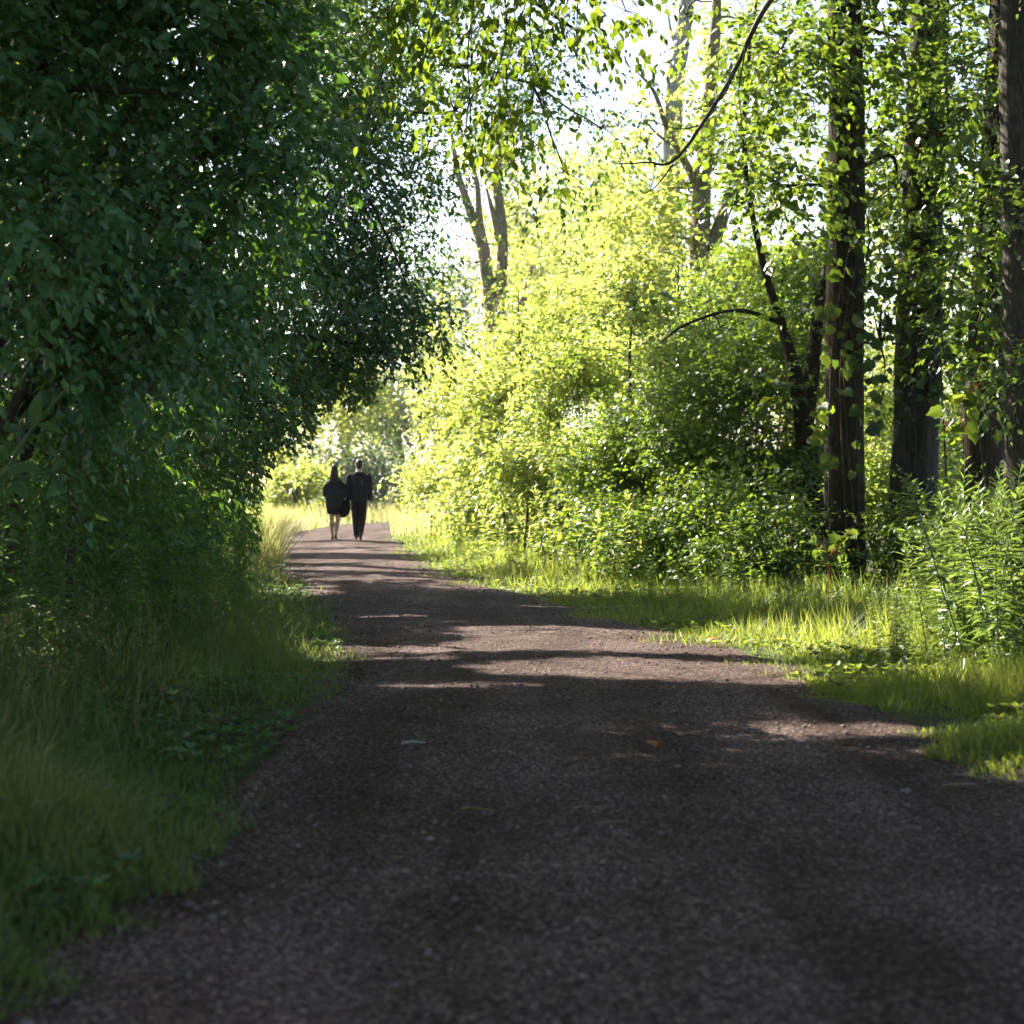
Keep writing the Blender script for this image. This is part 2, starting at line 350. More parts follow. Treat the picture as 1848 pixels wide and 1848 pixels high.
def path_mat():
    m, N, L, b = node_mat("path_gravel")
    tc = N.new("ShaderNodeTexCoord")
    vo = N.new("ShaderNodeTexVoronoi"); vo.inputs["Scale"].default_value = 105; vo.inputs["Randomness"].default_value = 1
    vo2 = N.new("ShaderNodeTexVoronoi"); vo2.inputs["Scale"].default_value = 45
    nz = N.new("ShaderNodeTexNoise"); nz.inputs["Scale"].default_value = .9; nz.inputs["Detail"].default_value = 6; nz.inputs["Roughness"].default_value = .6
    nf = N.new("ShaderNodeTexNoise"); nf.inputs["Scale"].default_value = 40; nf.inputs["Detail"].default_value = 5; nf.inputs["Roughness"].default_value = .75
    for n_ in (vo, vo2, nz, nf): L.new(tc.outputs["Object"], n_.inputs["Vector"])
    rp = ramp(N, [(0, (.040, .027, .026)), (.5, (.148, .103, .097)), (.85, (.30, .228, .212)), (1, (.62, .50, .46))])
    sp = N.new("ShaderNodeSeparateColor"); L.new(vo.outputs["Color"], sp.inputs[0]); L.new(sp.outputs[0], rp.inputs[0])
    rd = ramp(N, [(.36, (.50, .44, .40)), (.62, (1.0, .98, .97))]); L.new(nz.outputs["Fac"], rd.inputs[0])
    mx = N.new("ShaderNodeMix"); mx.data_type = 'RGBA'; mx.blend_type = 'MULTIPLY'; mx.inputs[0].default_value = .75
    L.new(rp.outputs[0], mx.inputs[6]); L.new(rd.outputs[0], mx.inputs[7])
    mp = N.new("ShaderNodeMapping"); mp.inputs["Scale"].default_value = (1.5, .16, 1); L.new(tc.outputs["Object"], mp.inputs[0])
    nw = N.new("ShaderNodeTexNoise"); nw.inputs["Scale"].default_value = 1.2; nw.inputs["Detail"].default_value = 3; L.new(mp.outputs[0], nw.inputs["Vector"])
    rw = ramp(N, [(.36, (.52, .45, .40)), (.62, (1.25, 1.22, 1.22))]); L.new(nw.outputs["Fac"], rw.inputs[0])
    m0 = N.new("ShaderNodeMix"); m0.data_type = 'RGBA'; m0.blend_type = 'MULTIPLY'; m0.inputs[0].default_value = .8
    L.new(mx.outputs[2], m0.inputs[6]); L.new(rw.outputs[0], m0.inputs[7])
    rf = ramp(N, [(.32, (.30, .30, .30)), (.68, (1.35, 1.32, 1.3))]); L.new(nf.outputs["Fac"], rf.inputs[0])
    m2 = N.new("ShaderNodeMix"); m2.data_type = 'RGBA'; m2.blend_type = 'MULTIPLY'; m2.inputs[0].default_value = .8
    L.new(m0.outputs[2], m2.inputs[6]); L.new(rf.outputs[0], m2.inputs[7]); L.new(m2.outputs[2], b.inputs["Base Color"])
    ad = N.new("ShaderNodeMath"); ad.operation = 'ADD'; L.new(vo.outputs["Distance"], ad.inputs[0]); L.new(nf.outputs["Fac"], ad.inputs[1])
    ad2 = N.new("ShaderNodeMath"); ad2.operation = 'SUBTRACT'; L.new(ad.outputs[0], ad2.inputs[0]); L.new(vo2.outputs["Distance"], ad2.inputs[1])
    bp = N.new("ShaderNodeBump"); bp.inputs["Strength"].default_value = 1.0; bp.inputs["Distance"].default_value = .035; L.new(ad2.outputs[0], bp.inputs["Height"]); L.new(bp.outputs[0], b.inputs["Normal"])
    b.inputs["Roughness"].default_value = .85; b.inputs["Specular IOR Level"].default_value = .08
    return m
M_GROUND, M_PATH = ground_mat(), path_mat()
M_STONE = flat_mat("pebble_stone", (.030, .022, .022), .85, (.26, .20, .19), 14, .08)

# ------------------------------------------------------------------ ground and path
n = 81
gx = np.sign(np.linspace(-1, 1, n)) * np.abs(np.linspace(-1, 1, n)) ** 3 * 500
X, Y = np.meshgrid(gx, gx + 0.0); V = np.stack([X.ravel(), Y.ravel(), np.zeros(n * n)], 1)
i = (np.arange(n - 1)[:, None] * n + np.arange(n - 1)[None]).ravel()
g = Geo(); g.add(V, np.stack([i, i + 1, i + n + 1, i + n], 1))
o = g.build("ground", M_GROUND); o["kind"] = "structure"; o["label"] = "dark soil ground under the grass and woodland"

ys = np.concatenate([np.arange(-15, 2, .5), np.arange(2, 30, .12), np.arange(30, 70, .3)]); nx = 41
rg = np.random.default_rng(3)
tt = np.linspace(0, 1, nx)
yy = np.repeat(ys[:, None], nx, 1)
jl = snoise(np.stack([ys, ys * 0], 1), 11, 2.2) * .07; jr = snoise(np.stack([ys, ys * 0], 1), 12, 2.2) * .09
xl = pl(ys) - .12 + jl; xr = pr(ys) + .12 + jr
xx = xl[:, None] * (1 - tt) + xr[:, None] * tt
q = np.stack([xx.ravel(), yy.ravel()], 1)
hz = 0.012 + 0.010 * snoise(q, 21, 1.3) + 0.006 * snoise(q, 22, 5.0) + 0.0035 * snoise(q, 23, 17.0) + rg.normal(0, .0016, len(q))
edge = np.minimum(tt, 1 - tt)[None].repeat(len(ys), 0).ravel()
hz = np.where(edge < 1e-6, .004, np.maximum(hz, .006)) + 0.02 * np.clip(edge * 2, 0, 1)
V = np.stack([xx.ravel(), yy.ravel(), hz], 1)
i = (np.arange(len(ys) - 1)[:, None] * nx + np.arange(nx - 1)[None]).ravel()
g = Geo(); g.add(V, np.stack([i, i + 1, i + nx + 1, i + nx], 1))
o = g.build("path", M_PATH); o["kind"] = "structure"; o["label"] = "brown grey gravel footpath curving away to the left"
def path_z(x, y):
    return 0.034

# loose gravel on the path
rg = np.random.default_rng(5)
ns = 8000
sy = 3.3 + 24 * rg.random(ns) ** 2.2; t = rg.random(ns); sx = pl(sy) * (1 - t) + pr(sy) * t
sr = (0.003 + 0.011 * rg.random(ns) ** 4.0) * (1 + sy / 70)
T = np.array([[1, 0, 0], [-1, 0, 0], [0, 1, 0], [0, -1, 0], [0, 0, 1], [0, 0, -1]], float)
TF = np.array([[0, 2, 4], [2, 1, 4], [1, 3, 4], [3, 0, 4], [2, 0, 5], [1, 2, 5], [3, 1, 5], [0, 3, 5]])
V = T[None] * sr[:, None, None] * (0.6 + 0.8 * rg.random((ns, 6, 1))) * np.array([1.2, 1, .6])
a = rg.random(ns) * 6.28; ca, sa = np.cos(a)[:, None], np.sin(a)[:, None]
V = np.stack([V[..., 0] * ca - V[..., 1] * sa, V[..., 0] * sa + V[..., 1] * ca, V[..., 2]], -1) + np.stack([sx, sy, np.full(ns, .030)], 1)[:, None]
g = Geo(); g.add(V.reshape(-1, 3), (np.arange(ns)[:, None, None] * 6 + TF[None]).reshape(-1, 3))
o = g.build("gravel", M_STONE, smooth=False); o["kind"] = "stuff"; o["label"] = "small loose stones scattered over the path"

# ------------------------------------------------------------------ sun patches placed by cutting openings in the crowns
for q in [(1.1, 13.2, 2.0, 1.3), (.2, 12.6, .8, .5), (2.5, 13.0, 1.2, 1.1), (.25, 13.9, .8, .3), (.6, 11.3, 1.5, .6), (1.3, 10.7, .9, .4), (-.2, 10.3, .6, .2), (1.2, 8.3, .9, .4), (.7, 7.4, .45, .4), (2.1, 6.95, .4, .4), (1.5, 7.7, .6, .18), (.3, 7.2, .4, .1), (-.6, 11.9, .5, .2),
          (2.9, 8.6, .5, .35), (3.5, 10.7, 1.1, .8), (3.4, 8.0, .9, .35), (-1.25, 12.4, .3, .7), (-2.35, 19.8, .45, 1.6), (-.9, 16.0, .5, .15), (-.2, 20.5, .8, .25), (-1.9, 22.5, 1.1, .35), (.4, 17.3, .5, .2), (-.5, 15.2, .6, .1),
          (1.6, 20.8, 1.9, 1.8), (2.6, 16.9, .7, .4), (5.4, 18.8, 1.8, 1.9), (2.6, 22.3, 1.3, 1.2), (4.2, 26.0, 2.0, 1.8), (6.6, 22.0, 1.3, 1.6), (2.0, 27.0, 2.6, 2.6), (5.6, 20.0, 1.1, 1.1), (7.0, 25.5, 1.2, 1.2), (3.6, 33, 4.6, 7), (-2.5, 25.5, 1.5, .55), (-3.0, 28.3, 1.8, .95), (-1, 27, 1.8, 2.5), (-3.2, 32.6, 2.2, 1.3), (-3.6, 36.6, 2.4, 1.5), (-4.0, 43.0, 3.5, 4.2), (-4, 55, 9, 12), (-1.0, 38, 1.5, 6)]: lit(*q)

# ------------------------------------------------------------------ people
def blob_mesh(parts, voxel, name, mat, parent, smooth=8):
    g = Geo()
    for p in parts:
        if p[0] == 'tube':
            tube(g, p[1], p[2], sides=14, n=max(8, len(p[1]) * 5), flat=p[3] if len(p) > 3 else 1.0)
        elif p[0] == 'ball':
            c, r = np.array(p[1]), np.array(p[2]); u, v = np.meshgrid(np.linspace(0, math.pi, 13), np.linspace(0, 2 * math.pi, 20, endpoint=False), indexing='ij')
            S = np.stack([np.sin(u) * np.cos(v), np.sin(u) * np.sin(v), np.cos(u)], -1).reshape(-1, 3) * r + c
            i = (np.arange(12)[:, None] * 20); j = np.arange(20)[None]; k = (j + 1) % 20
            g.add(S, np.stack([i + j, i + 20 + j, i + 20 + k, i + k], -1).reshape(-1, 4))
        elif p[0] == 'loft':                     # horizontal ellipses (x, y, z, rx, ry)
            A = catmull(np.array(p[1]), len(p[1]) * 5); th = np.linspace(0, 2 * math.pi, 24, endpoint=False)
            S = np.stack([A[:, 0:1] + A[:, 3:4] * np.cos(th), A[:, 1:2] + A[:, 4:5] * np.sin(th), A[:, 2:3] + 0 * th], -1).reshape(-1, 3)
            m = len(A); i = np.arange(m - 1)[:, None] * 24; j = np.arange(24)[None]; k = (j + 1) % 24
            n0 = g.n
            S = np.vstack([S, A[0, :3], A[-1, :3]])
            g.add(S, np.stack([i + j, i + k, i + 24 + k, i + 24 + j], -1).reshape(-1, 4))
            caps = np.vstack([np.stack([np.full(24, m * 24), k[0], j[0]], -1), np.stack([np.full(24, m * 24 + 1), (m - 1) * 24 + j[0], (m - 1) * 24 + k[0]], -1)])
            g.L.append((caps + n0).ravel()); g.S.append(np.full(48, 3))
    o = g.build(name, mat, None)
    md = o.modifiers.new("r", 'REMESH'); md.mode = 'VOXEL'; md.voxel_size = voxel; md.use_smooth_shade = True
    ms = o.modifiers.new("s", 'SMOOTH'); ms.factor = .5; ms.iterations = smooth
    dg = bpy.context.evaluated_depsgraph_get(); me = bpy.data.meshes.new_from_object(o.evaluated_get(dg))
    me.name = name
    old = o.data; o.modifiers.clear(); o.data = me; bpy.data.meshes.remove(old)
    if not me.materials: me.materials.append(mat)
    if parent is not None: o.parent = parent
    return o
def fingers(w_, d, s):
    """palm and five curled fingers hanging from the wrist w_ ; s = +1 for the right hand"""
    w_ = np.array(w_); P = [('tube', [w_, w_ + (0, .005, -.05), w_ + (0, .012, -.095)], [.024, .036, .034], .5)]
    for k, L in enumerate((.070, .080, .074, .058)):
        b = w_ + np.array([0, -.024 + .017 * k, -.092])
        P.append(('tube', [b, b + (-s * .004, 0, -L * .5), b + (-s * .018, .002, -L * .85), b + (-s * .030, .003, -L)], [.0095, .009, .0085, .007]))
    b = w_ + np.array([-s * .006, .028, -.035])
    P.append(('tube', [b, b + (-s * .012, .022, -.035), b + (-s * .016, .024, -.07)], [.011, .010, .008]))
    return P
M_SKIN = flat_mat("skin", (.42, .27, .20), .55, (.50, .33, .25), 15)
M_SUIT = flat_mat("suit_cloth", (.010, .010, .014), .85, (.020, .020, .027), 60, .15)
M_TROU = flat_mat("trouser_cloth", (.013, .012, .012), .85, (.024, .021, .021), 60, .15)
M_SHIRT = flat_mat("shirt_cloth", (.72, .72, .72), .8, (.8, .8, .8), 30)
M_HAIRM = flat_mat("short_dark_hair", (.008, .006, .005), .5, (.022, .017, .014), 90)
M_HAIRW = flat_mat("long_brown_hair", (.012, .008, .006), .5, (.04, .027, .018), 60)
M_DRESS = flat_mat("black_dress", (.005, .005, .006), .85, (.012, .012, .013), 40, .15)
M_SHAWL = flat_mat("dark_shawl", (.006, .006, .008), .85, (.012, .03, .03), 7, .15)
M_COAT = flat_mat("folded_coat", (.006, .006, .007), .8, (.012, .011, .012), 25, .2)
M_SHOE = flat_mat("black_leather", (.006, .006, .006), .35, (.012, .01, .01), 20, .5)

def man():
    b = at(648, 0, 40.0); b[2] = 0.034
    t = thing("person", "person in a dark suit with short dark hair and white collar, seen from behind", "person", b, rz=R(4))
    LH, RH = (-.238, .05, .875), (.248, .03, .86)
    body = [('ball', (0, .015, 1.70), (.076, .096, .112)), ('ball', (0, .05, 1.655), (.058, .06, .07)), ('ball', (0, .112, 1.69), (.014, .022, .022)),
            ('ball', (-.078, .01, 1.69), (.012, .02, .032)), ('ball', (.078, .01, 1.69), (.012, .02, .032)),
            ('tube', [(0, -.012, 1.48), (0, 0, 1.60), (0, .01, 1.66)], [.075, .058, .056]),
            ('loft', [(0, 0, .90, .155, .105), (0, 0, 1.05, .145, .10), (0, 0, 1.25, .165, .11), (0, 0, 1.42, .175, .105), (0, -.005, 1.50, .10, .075), (0, -.005, 1.54, .06, .055)]),
            ('tube', [(-.17, 0, 1.44), (-.235, -.02, 1.17), LH], [.055, .042, .028]), ('tube', [(.17, 0, 1.44), (.240, -.02, 1.16), RH], [.055, .042, .028]),
            ('tube', [(-.085, 0, .93), (-.075, .05, .50), (-.06, .03, .09)], [.085, .055, .04]), ('tube', [(.085, 0, .93), (.07, .03, .50), (.035, -.12, .13)], [.085, .055, .04])]
    body += fingers(LH, 0, -1) + fingers(RH, 0, 1)
    blob_mesh(body, .0105, "body", M_SKIN, t, 3)
    blob_mesh([('loft', [(0, .0, .86, .195, .135), (0, 0, .95, .192, .132), (0, 0, 1.12, .178, .12), (0, -.005, 1.30, .205, .13), (0, -.01, 1.42, .215, .125), (0, -.01, 1.49, .17, .10), (0, -.01, 1.535, .085, .075)]),
               ('tube', [(-.16, -.01, 1.45), (-.215, -.012, 1.38), (-.243, -.02, 1.17), (-.238, .045, .90)], [.075, .078, .06, .047]),
               ('tube', [(.16, -.01, 1.45), (.215, -.012, 1.38), (.248, -.02, 1.16), (.248, .026, .885)], [.075, .078, .06, .047])], .011, "jacket", M_SUIT, t)
    blob_mesh([('loft', [(0, 0, .80, .13, .10), (0, 0, .90, .17, .118), (0, 0, .98, .165, .11)]),
               ('tube', [(-.088, 0, .90), (-.082, .05, .50), (-.066, .03, .20), (-.062, .035, .075)], [.105, .082, .066, .064]),
               ('tube', [(.088, 0, .90), (.075, .03, .50), (.045, -.085, .22), (.035, -.12, .12)], [.105, .082, .066, .064])], .011, "trousers", M_TROU, t)
    blob_mesh([('loft', [(0, -.002, 1.53, .074, .070), (0, .002, 1.565, .068, .066), (0, .004, 1.585, .066, .064)])], .008, "shirt_collar", M_SHIRT, t, 2)
    blob_mesh([('ball', (0, .0, 1.728), (.083, .100, .095)), ('ball', (0, -.038, 1.675), (.072, .062, .085))], .008, "hair", M_HAIRM, t)
    for x, y, z, pit in ((-.062, .07, .045, 0), (.035, -.095, .075, -.05)):
        blob_mesh([('tube', [(x, y - .10, z + .01 - pit), (x, y, z), (x, y + .15, z - .012 + pit)], [.038, .045, .034], .8), ('ball', (x, y - .06, z + .03), (.042, .05, .045))], .008, "shoe", M_SHOE, t)
def woman():
    b = at(604, 0, 40.0); b[2] = 0.034
    t = thing("person", "person with long brown hair in a dark shawl and knee-length dress, bare legs, from behind", "person", b, rz=R(-3))
    LH, RH = (-.20, .13, 1.02), (.235, .06, .80)
    body = [('ball', (0, .015, 1.58), (.070, .088, .104)), ('ball', (0, .05, 1.54), (.052, .055, .064)), ('ball', (0, .104, 1.575), (.012, .02, .02)),
            ('tube', [(0, -.01, 1.36), (0, 0, 1.47), (0, .01, 1.53)], [.062, .048, .046]),
            ('loft', [(0, 0, .84, .165, .115), (0, 0, .98, .14, .10), (0, 0, 1.10, .125, .092), (0, 0, 1.28, .155, .10), (0, -.005, 1.38, .09, .07), (0, -.005, 1.42, .05, .05)]),
            ('tube', [(-.15, 0, 1.33), (-.215, -.03, 1.10), LH], [.045, .036, .024]), ('tube', [(.15, 0, 1.33), (.215, -.02, 1.08), RH], [.045, .036, .024]),
            ('tube', [(-.075, 0, .86), (-.07, .03, .48), (-.068, -.008, .36), (-.055, .01, .12), (-.055, .03, .075)], [.085, .052, .054, .03, .033]),
            ('tube', [(.075, 0, .86), (.062, .05, .48), (.055, .0, .36), (.03, -.05, .13), (.03, -.035, .085)], [.085, .052, .054, .03, .033]),
            ('tube', [(-.055, .0, .085), (-.055, .08, .04), (-.055, .15, .025)], [.03, .03, .018]), ('tube', [(.03, -.06, .10), (.03, .01, .045), (.03, .09, .025)], [.03, .03, .018])]
    body += fingers(LH, 0, -1) + fingers(RH, 0, 1)
    blob_mesh(body, .0105, "body", M_SKIN, t, 3)
    blob_mesh([('loft', [(-.01, 0, .58, .155, .125), (-.01, 0, .66, .175, .135), (0, 0, .84, .195, .145), (0, 0, 1.05, .165, .125), (0, 0, 1.28, .175, .12), (0, 0, 1.38, .12, .09)])], .011, "dress", M_DRESS, t)
    blob_mesh([('loft', [(-.015, -.005, .70, .180, .140), (-.01, -.005, .84, .205, .148), (-.005, -.005, .97, .222, .152), (0, -.01, 1.12, .222, .145), (0, -.01, 1.24, .196, .134), (0, -.01, 1.33, .160, .112), (0, -.01, 1.41, .085, .075)]),
               ('tube', [(-.12, 0, 1.32), (-.195, -.02, 1.16), (-.22, .02, .98)], [.055, .07, .055]), ('tube', [(.12, 0, 1.32), (.195, -.02, 1.16), (.225, .02, .95)], [.055, .07, .055])], .011, "shawl", M_SHAWL, t)
    blob_mesh([('ball', (0, -.002, 1.605), (.080, .098, .098)), ('loft', [(0, -.075, 1.24, .085, .035), (.005, -.085, 1.32, .115, .05), (0, -.065, 1.44, .105, .062), (0, -.035, 1.56, .085, .07), (0, -.01, 1.66, .05, .05)])], .010, "hair", M_HAIRW, t)
    for x, y, z in ((-.055, .03, 0), (.03, -.03, .01)):
        blob_mesh([('tube', [(x, y - .065, .075 + z), (x, y, .045 + z), (x, y + .13, .018 + z)], [.034, .036, .026], .8), ('tube', [(x, y - .075, .07 + z), (x, y - .08, .035 + z), (x, y - .08, .006 + z)], [.018, .010, .009])], .006, "heeled_shoe", M_SHOE, t, 2)
    c = thing("coat", "dark folded coat carried over the arm between the two walkers", "coat", (b[0] + .235, b[1] + .05, .5))
    blob_mesh([('loft', [(-.06, 0, .03, .05, .04), (-.03, .01, .10, .105, .07), (.0, .01, .22, .115, .08), (.03, 0, .38, .085, .075), (.02, 0, .54, .06, .06)]), ('tube', [(-.06, -.02, .45), (-.02, .0, .57), (.06, .0, .46)], [.05, .055, .05])], .011, "coat_body", M_COAT, c)
    blob_mesh([('tube', [(.06, -.05, .42), (.08, -.06, .27), (.045, -.055, .10)], [.045, .045, .035], .6)], .01, "sleeve", M_COAT, c)
man(); woman()

# ------------------------------------------------------------------ trees
def trunk_part(t, base, name, pts, r, mat, sides=28, rough=.05, seed=1, n=None):
    g = Geo(); C = tube(g, pts, r, sides=sides, n=n or 70, rough=rough, seed=seed); g.build(name, mat, t, base); return C

def tree(name, label, base, trunk, radii, limbs, blobs, bark, leaf, seed, group=None, cat="tree", net=0.03, sub=5, rough=.05, sides=26, cname="crown", **kw):
    base = np.asarray(base, float)
    t = thing(name, label, cat, base, group)
    C = trunk_part(t, base, "trunk", trunk, radii, bark, rough=rough, seed=seed, sides=sides)
    pts = [C[len(C) // 4:]]
    for p, r in limbs:
        pts.append(trunk_part(t, base, "limb", p, r, bark, sides=max(8, sides // 2), rough=rough, seed=seed + 3, n=40))
    rng = np.random.default_rng(seed + 50)
    if net:
        g = Geo(); branch_net(g, np.concatenate(pts), blobs, rng, r0=net, sub=sub); g.build("twigs", bark, t, base, kind="stuff")
    crown(t, base, blobs, leaf, seed, name=cname, **kw)
    return t

def Bp(px, py, Y, rx, rz, ry, n):            # blob from a photo place: px radius in photo pixels, ry in metres
    return (at(px, py, Y), (rx / FPX * Y, ry, rz / FPX * Y), n)

# --- right-hand trees
def vline(pxs, Y):                            # trunk line through photo points at distance Y, first point on the ground
    P = [at(px, py, Y) for px, py in pxs]; P[0][2] = -.05
    return np.array(P)
T1 = vline([(1522, 1060), (1523, 960), (1524, 700), (1527, 300), (1524, 0), (1530, -350), (1520, -900)], 21)
tree("broadleaf_tree", "tall straight dark brown trunk beside the red-stemmed sprig, at the path's verge", T1[0] * [1, 1, 0], T1, [.275, .24, .225, .215, .20, .16, .08], [],
     [Bp(1500, -250, 21, 230, 230, 2.2, 700), Bp(1560, -700, 21, 330, 260, 2.6, 900), Bp(1400, 330, 20, 80, 130, .8, 190), Bp(1620, 330, 22.5, 95, 200, 1.0, 240), Bp(1410, 90, 20, 130, 110, 1.2, 330), Bp(1600, 60, 21.5, 130, 130, 1.3, 260), Bp(1590, 620, 22.3, 45, 120, .6, 90)],
     M_BARK, M_RIGHT, 101, net=.035, sub=6, gaps=True, size=.115, wr=.72, tm=O6, L=.45, k=7, droop=.5, clump=.3, rough=.035)
T1b = vline([(1465, 1010), (1462, 900), (1448, 740), (1412, 590), (1378, 480), (1345, 300), (1350, 120), (1375, -60)], 23)
tree("young_tree", "slender curving sapling leaning away to the left of the tall straight trunk", T1b[0] * [1, 1, 0], T1b, [.21, .165, .12, .06, .045, .032, .025, .012],
     [([at(1452, 760, 23), at(1468, 650, 23.2), at(1480, 540, 23.5), at(1505, 430, 24)], [.12, .10, .075, .03]), ([at(1417, 585, 23), at(1330, 560, 22.6), at(1240, 585, 22.2), at(1190, 620, 22)], [.035, .025, .018, .008])],
     [Bp(1400, 700, 22.4, 70, 60, .5, 45), Bp(1470, 560, 23.3, 80, 130, .8, 130), Bp(1335, 230, 23, 75, 110, .7, 140), Bp(1300, 590, 22.4, 90, 40, .5, 40)],
     M_BARK, M_RIGHT, 111, net=.014, sub=4, size=.10, wr=.75, L=.35, k=6, droop=.5, clump=.22)
T2 = vline([(1640, 985), (1648, 900), (1655, 700), (1662, 400), (1675, 100), (1690, -250), (1700, -700)], 22.5)
tree("broadleaf_tree", "thick ridged trunk wrapped in vine leaves, behind the narrow-leaved weeds", T2[0] * [1, 1, 0], T2, [.37, .30, .28, .27, .25, .2, .1], [],
     [Bp(1700, -300, 22.5, 260, 230, 2.4, 800), Bp(1730, -750, 23, 330, 260, 2.6, 800), Bp(1740, 130, 23, 120, 150, 1.3, 300), Bp(1560, 460, 24.5, 60, 100, .5, 130), Bp(1590, 250, 24, 50, 120, .6, 130), Bp(1725, 480, 22, 60, 210, 1.1, 220), Bp(1700, 240, 21.5, 90, 90, .8, 130)],
     M_BARKG, M_RIGHT, 121, net=.04, sub=6, gaps=True, size=.12, wr=.75, L=.45, k=7, droop=.5, clump=.3, rough=.05)
T3 = vline([(1765, 990), (1772, 850), (1782, 600), (1800, 300), (1815, 0), (1840, -400)], 21)
tree("broadleaf_tree", "dark trunk half hidden by leaves between the ridged trunk and the picture's edge", T3[0] * [1, 1, 0], T3, [.28, .235, .215, .2, .18, .1], [],
     [Bp(1830, -300, 21, 200, 200, 2, 500), Bp(1790, 480, 19.5, 80, 150, .8, 260), Bp(1800, 200, 20, 90, 150, .9, 200), Bp(1740, 660, 19.5, 60, 60, .6, 60)],
     M_BARK, M_RIGHT, 131, net=.03, sub=6, gaps=True, size=.085, wr=.5, L=.4, k=9, droop=.6, clump=.25, rough=.04)
T4 = vline([(1850, 1040), (1850, 880), (1845, 560), (1838, 300), (1834, 60), (1836, -300)], 18.5)
tree("broadleaf_tree", "grey-barked trunk cut off by the picture's right edge", T4[0] * [1, 1, 0], T4, [.28, .21, .19, .18, .17, .10], [],
     [Bp(1900, -250, 18.5, 260, 220, 2, 500), Bp(1900, -600, 18.5, 330, 220, 2.4, 600), Bp(1840, 400, 17.5, 45, 90, .6, 70), Bp(1845, 690, 17.5, 50, 60, .4, 40)],
     M_BARKG, M_RIGHT, 141, net=.03, sub=5, gaps=True, size=.10, wr=.6, L=.42, k=8, droop=.5, clump=.25, rough=.03)

# --- trees added out of frame to shade the path and block sky light
SHADE = [  # foot x, y; crown x, y, height, radius
    (-7.2, 9.0, -5.6, 9.0, 9.5, 3.0), (-7.6, 13.6, -6.0, 13.6, 10.0, 3.0), (-8.2, 18.4, -6.8, 18.4, 10.5, 3.2), (-8.4, 23.6, -7.2, 23.6, 11.0, 3.2), (-4.6, 4.6, -3.6, 4.8, 8.6, 2.8), (-7.0, 5.6, -5.4, 6.6, 9.0, 2.8), (-4.8, 12.4, -1.6, 12.6, 10.5, 2.8), (-10.5, 15.5, -10.2, 15.5, 11.5, 3.2), (-10.8, 21.0, -10.4, 21.0, 11.5, 3.2),
    (-10.0, 28.8, -9.6, 28.8, 11.0, 2.6), (-9.0, 33.6, -8.6, 33.6, 9.5, 2.4), (-10.2, 38.2, -9.6, 38.2, 10.0, 2.4), (-11.5, 46.0, -11.0, 46.0, 9.5, 2.0), (-7.0, 30.5, -3.6, 30.8, 13.5, 3.2), (-8.5, 35.0, -2.6, 35.2, 16.0, 3.0), (-4.2, 0.6, -3.2, 1.0, 8.6, 2.8), (4.8, -3.4, 1.4, -2.4, 9.0, 3.0), (-5.8, 7.6, -4.9, 8.1, 7.6, 2.3), (-6.4, 10.4, -5.2, 10.2, 7.8, 2.2), (4.4, 7.2, .8, 8.2, 10.0, 2.8), (3.8, .2, .8, 2.2, 8.6, 2.8), (5.6, 8.6, 5.2, 8.6, 9.0, 3.0), (8.2, 5.2, 8.2, 5.2, 9.0, 3.0), (7.6, 13.5, 7.0, 13.5, 9.8, 3.0)]
for k, (fx, fy, x, y, h, r) in enumerate(SHADE):
    rng = np.random.default_rng(900 + k); hb = h * .66
    bl = [((x + rng.normal() * .8, y + rng.normal() * .8, hb + (h - hb) * rng.random() * .9), (r * .75, r * .75, 1.5), 190) for _ in range(6)]
    tr_ = np.array([(fx, fy, -.05), (fx, fy, 1), (fx * .75 + x * .25, fy * .75 + y * .25, h * .4), (fx * .35 + x * .65, fy * .35 + y * .65, h * .65), (x, y, h * .9)])
    tree("added_shade_tree", "leafy tree added beside the path for shade, its trunk outside the picture", (fx, fy, 0), tr_, [.3, .24, .2, .14, .05], [], bl, M_BARK, M_RIGHT, 200 + 7 * k,
         group="shade trees added beside the path", net=.045, sub=3, gaps=True, size=.235, wr=.72, tm=DI, L=.6, k=7, droop=.4, clump=.5, shell=.6)

# --- left: large-leaved shrub close by, the dark tree behind it, and the branch that hangs over the path
b = np.array([-3.4, 10.5, 0.])
dog = thing("dogwood_shrub", "big-leaved dark green shrub filling the upper left, over the tall weeds", "shrub", b)
rng = np.random.default_rng(31)
dogbl = [Bp(80, 120, 9.5, 200, 200, .9, 330), Bp(300, 100, 10, 220, 190, .9, 380), Bp(480, 130, 10.5, 110, 150, .6, 220), Bp(60, 420, 9.3, 190, 200, .9, 330), Bp(260, 380, 10, 210, 190, .9, 360), Bp(450, 330, 11, 130, 140, .7, 230),
         Bp(150, 620, 10.2, 180, 110, .8, 240), Bp(330, 560, 11, 150, 130, .8, 230), Bp(60, 720, 10.5, 150, 100, .6, 130), Bp(200, -150, 9.8, 420, 120, 1.1, 420), Bp(-150, 300, 9.5, 160, 500, 1, 260)]
g = Geo(); st = []
for k in range(9):
    e = dogbl[k][0]; s0 = b + np.array([rng.normal() * .35, rng.normal() * .5, -.05]); 
    C = tube(g, [s0, s0 * .6 + e * .4 + np.array([-.3, 0, .3]), e], [.045, .032, .015], sides=7, n=16, wob=.012); st.append(C[6:])
branch_net(g, np.concatenate(st), dogbl, rng, r0=.016, sub=9)
tube(g, [at(95, 158, 9.6), at(220, 163, 9.5), at(350, 167, 9.4)], [.022, .018, .010], sides=6, n=12, wob=.004)
g.build("stem", M_TWIG, dog, b)
crown(dog, b, dogbl, M_DOG, 32, name="foliage", tm=OV, tm2=O6, keep=300, kind="stuff", size=.092, wr=.56, L=.38, k=9, droop=.6, hang=.35, up=.6, face=.35, clump=.15, per=14, thin=(2.4, -1.15))

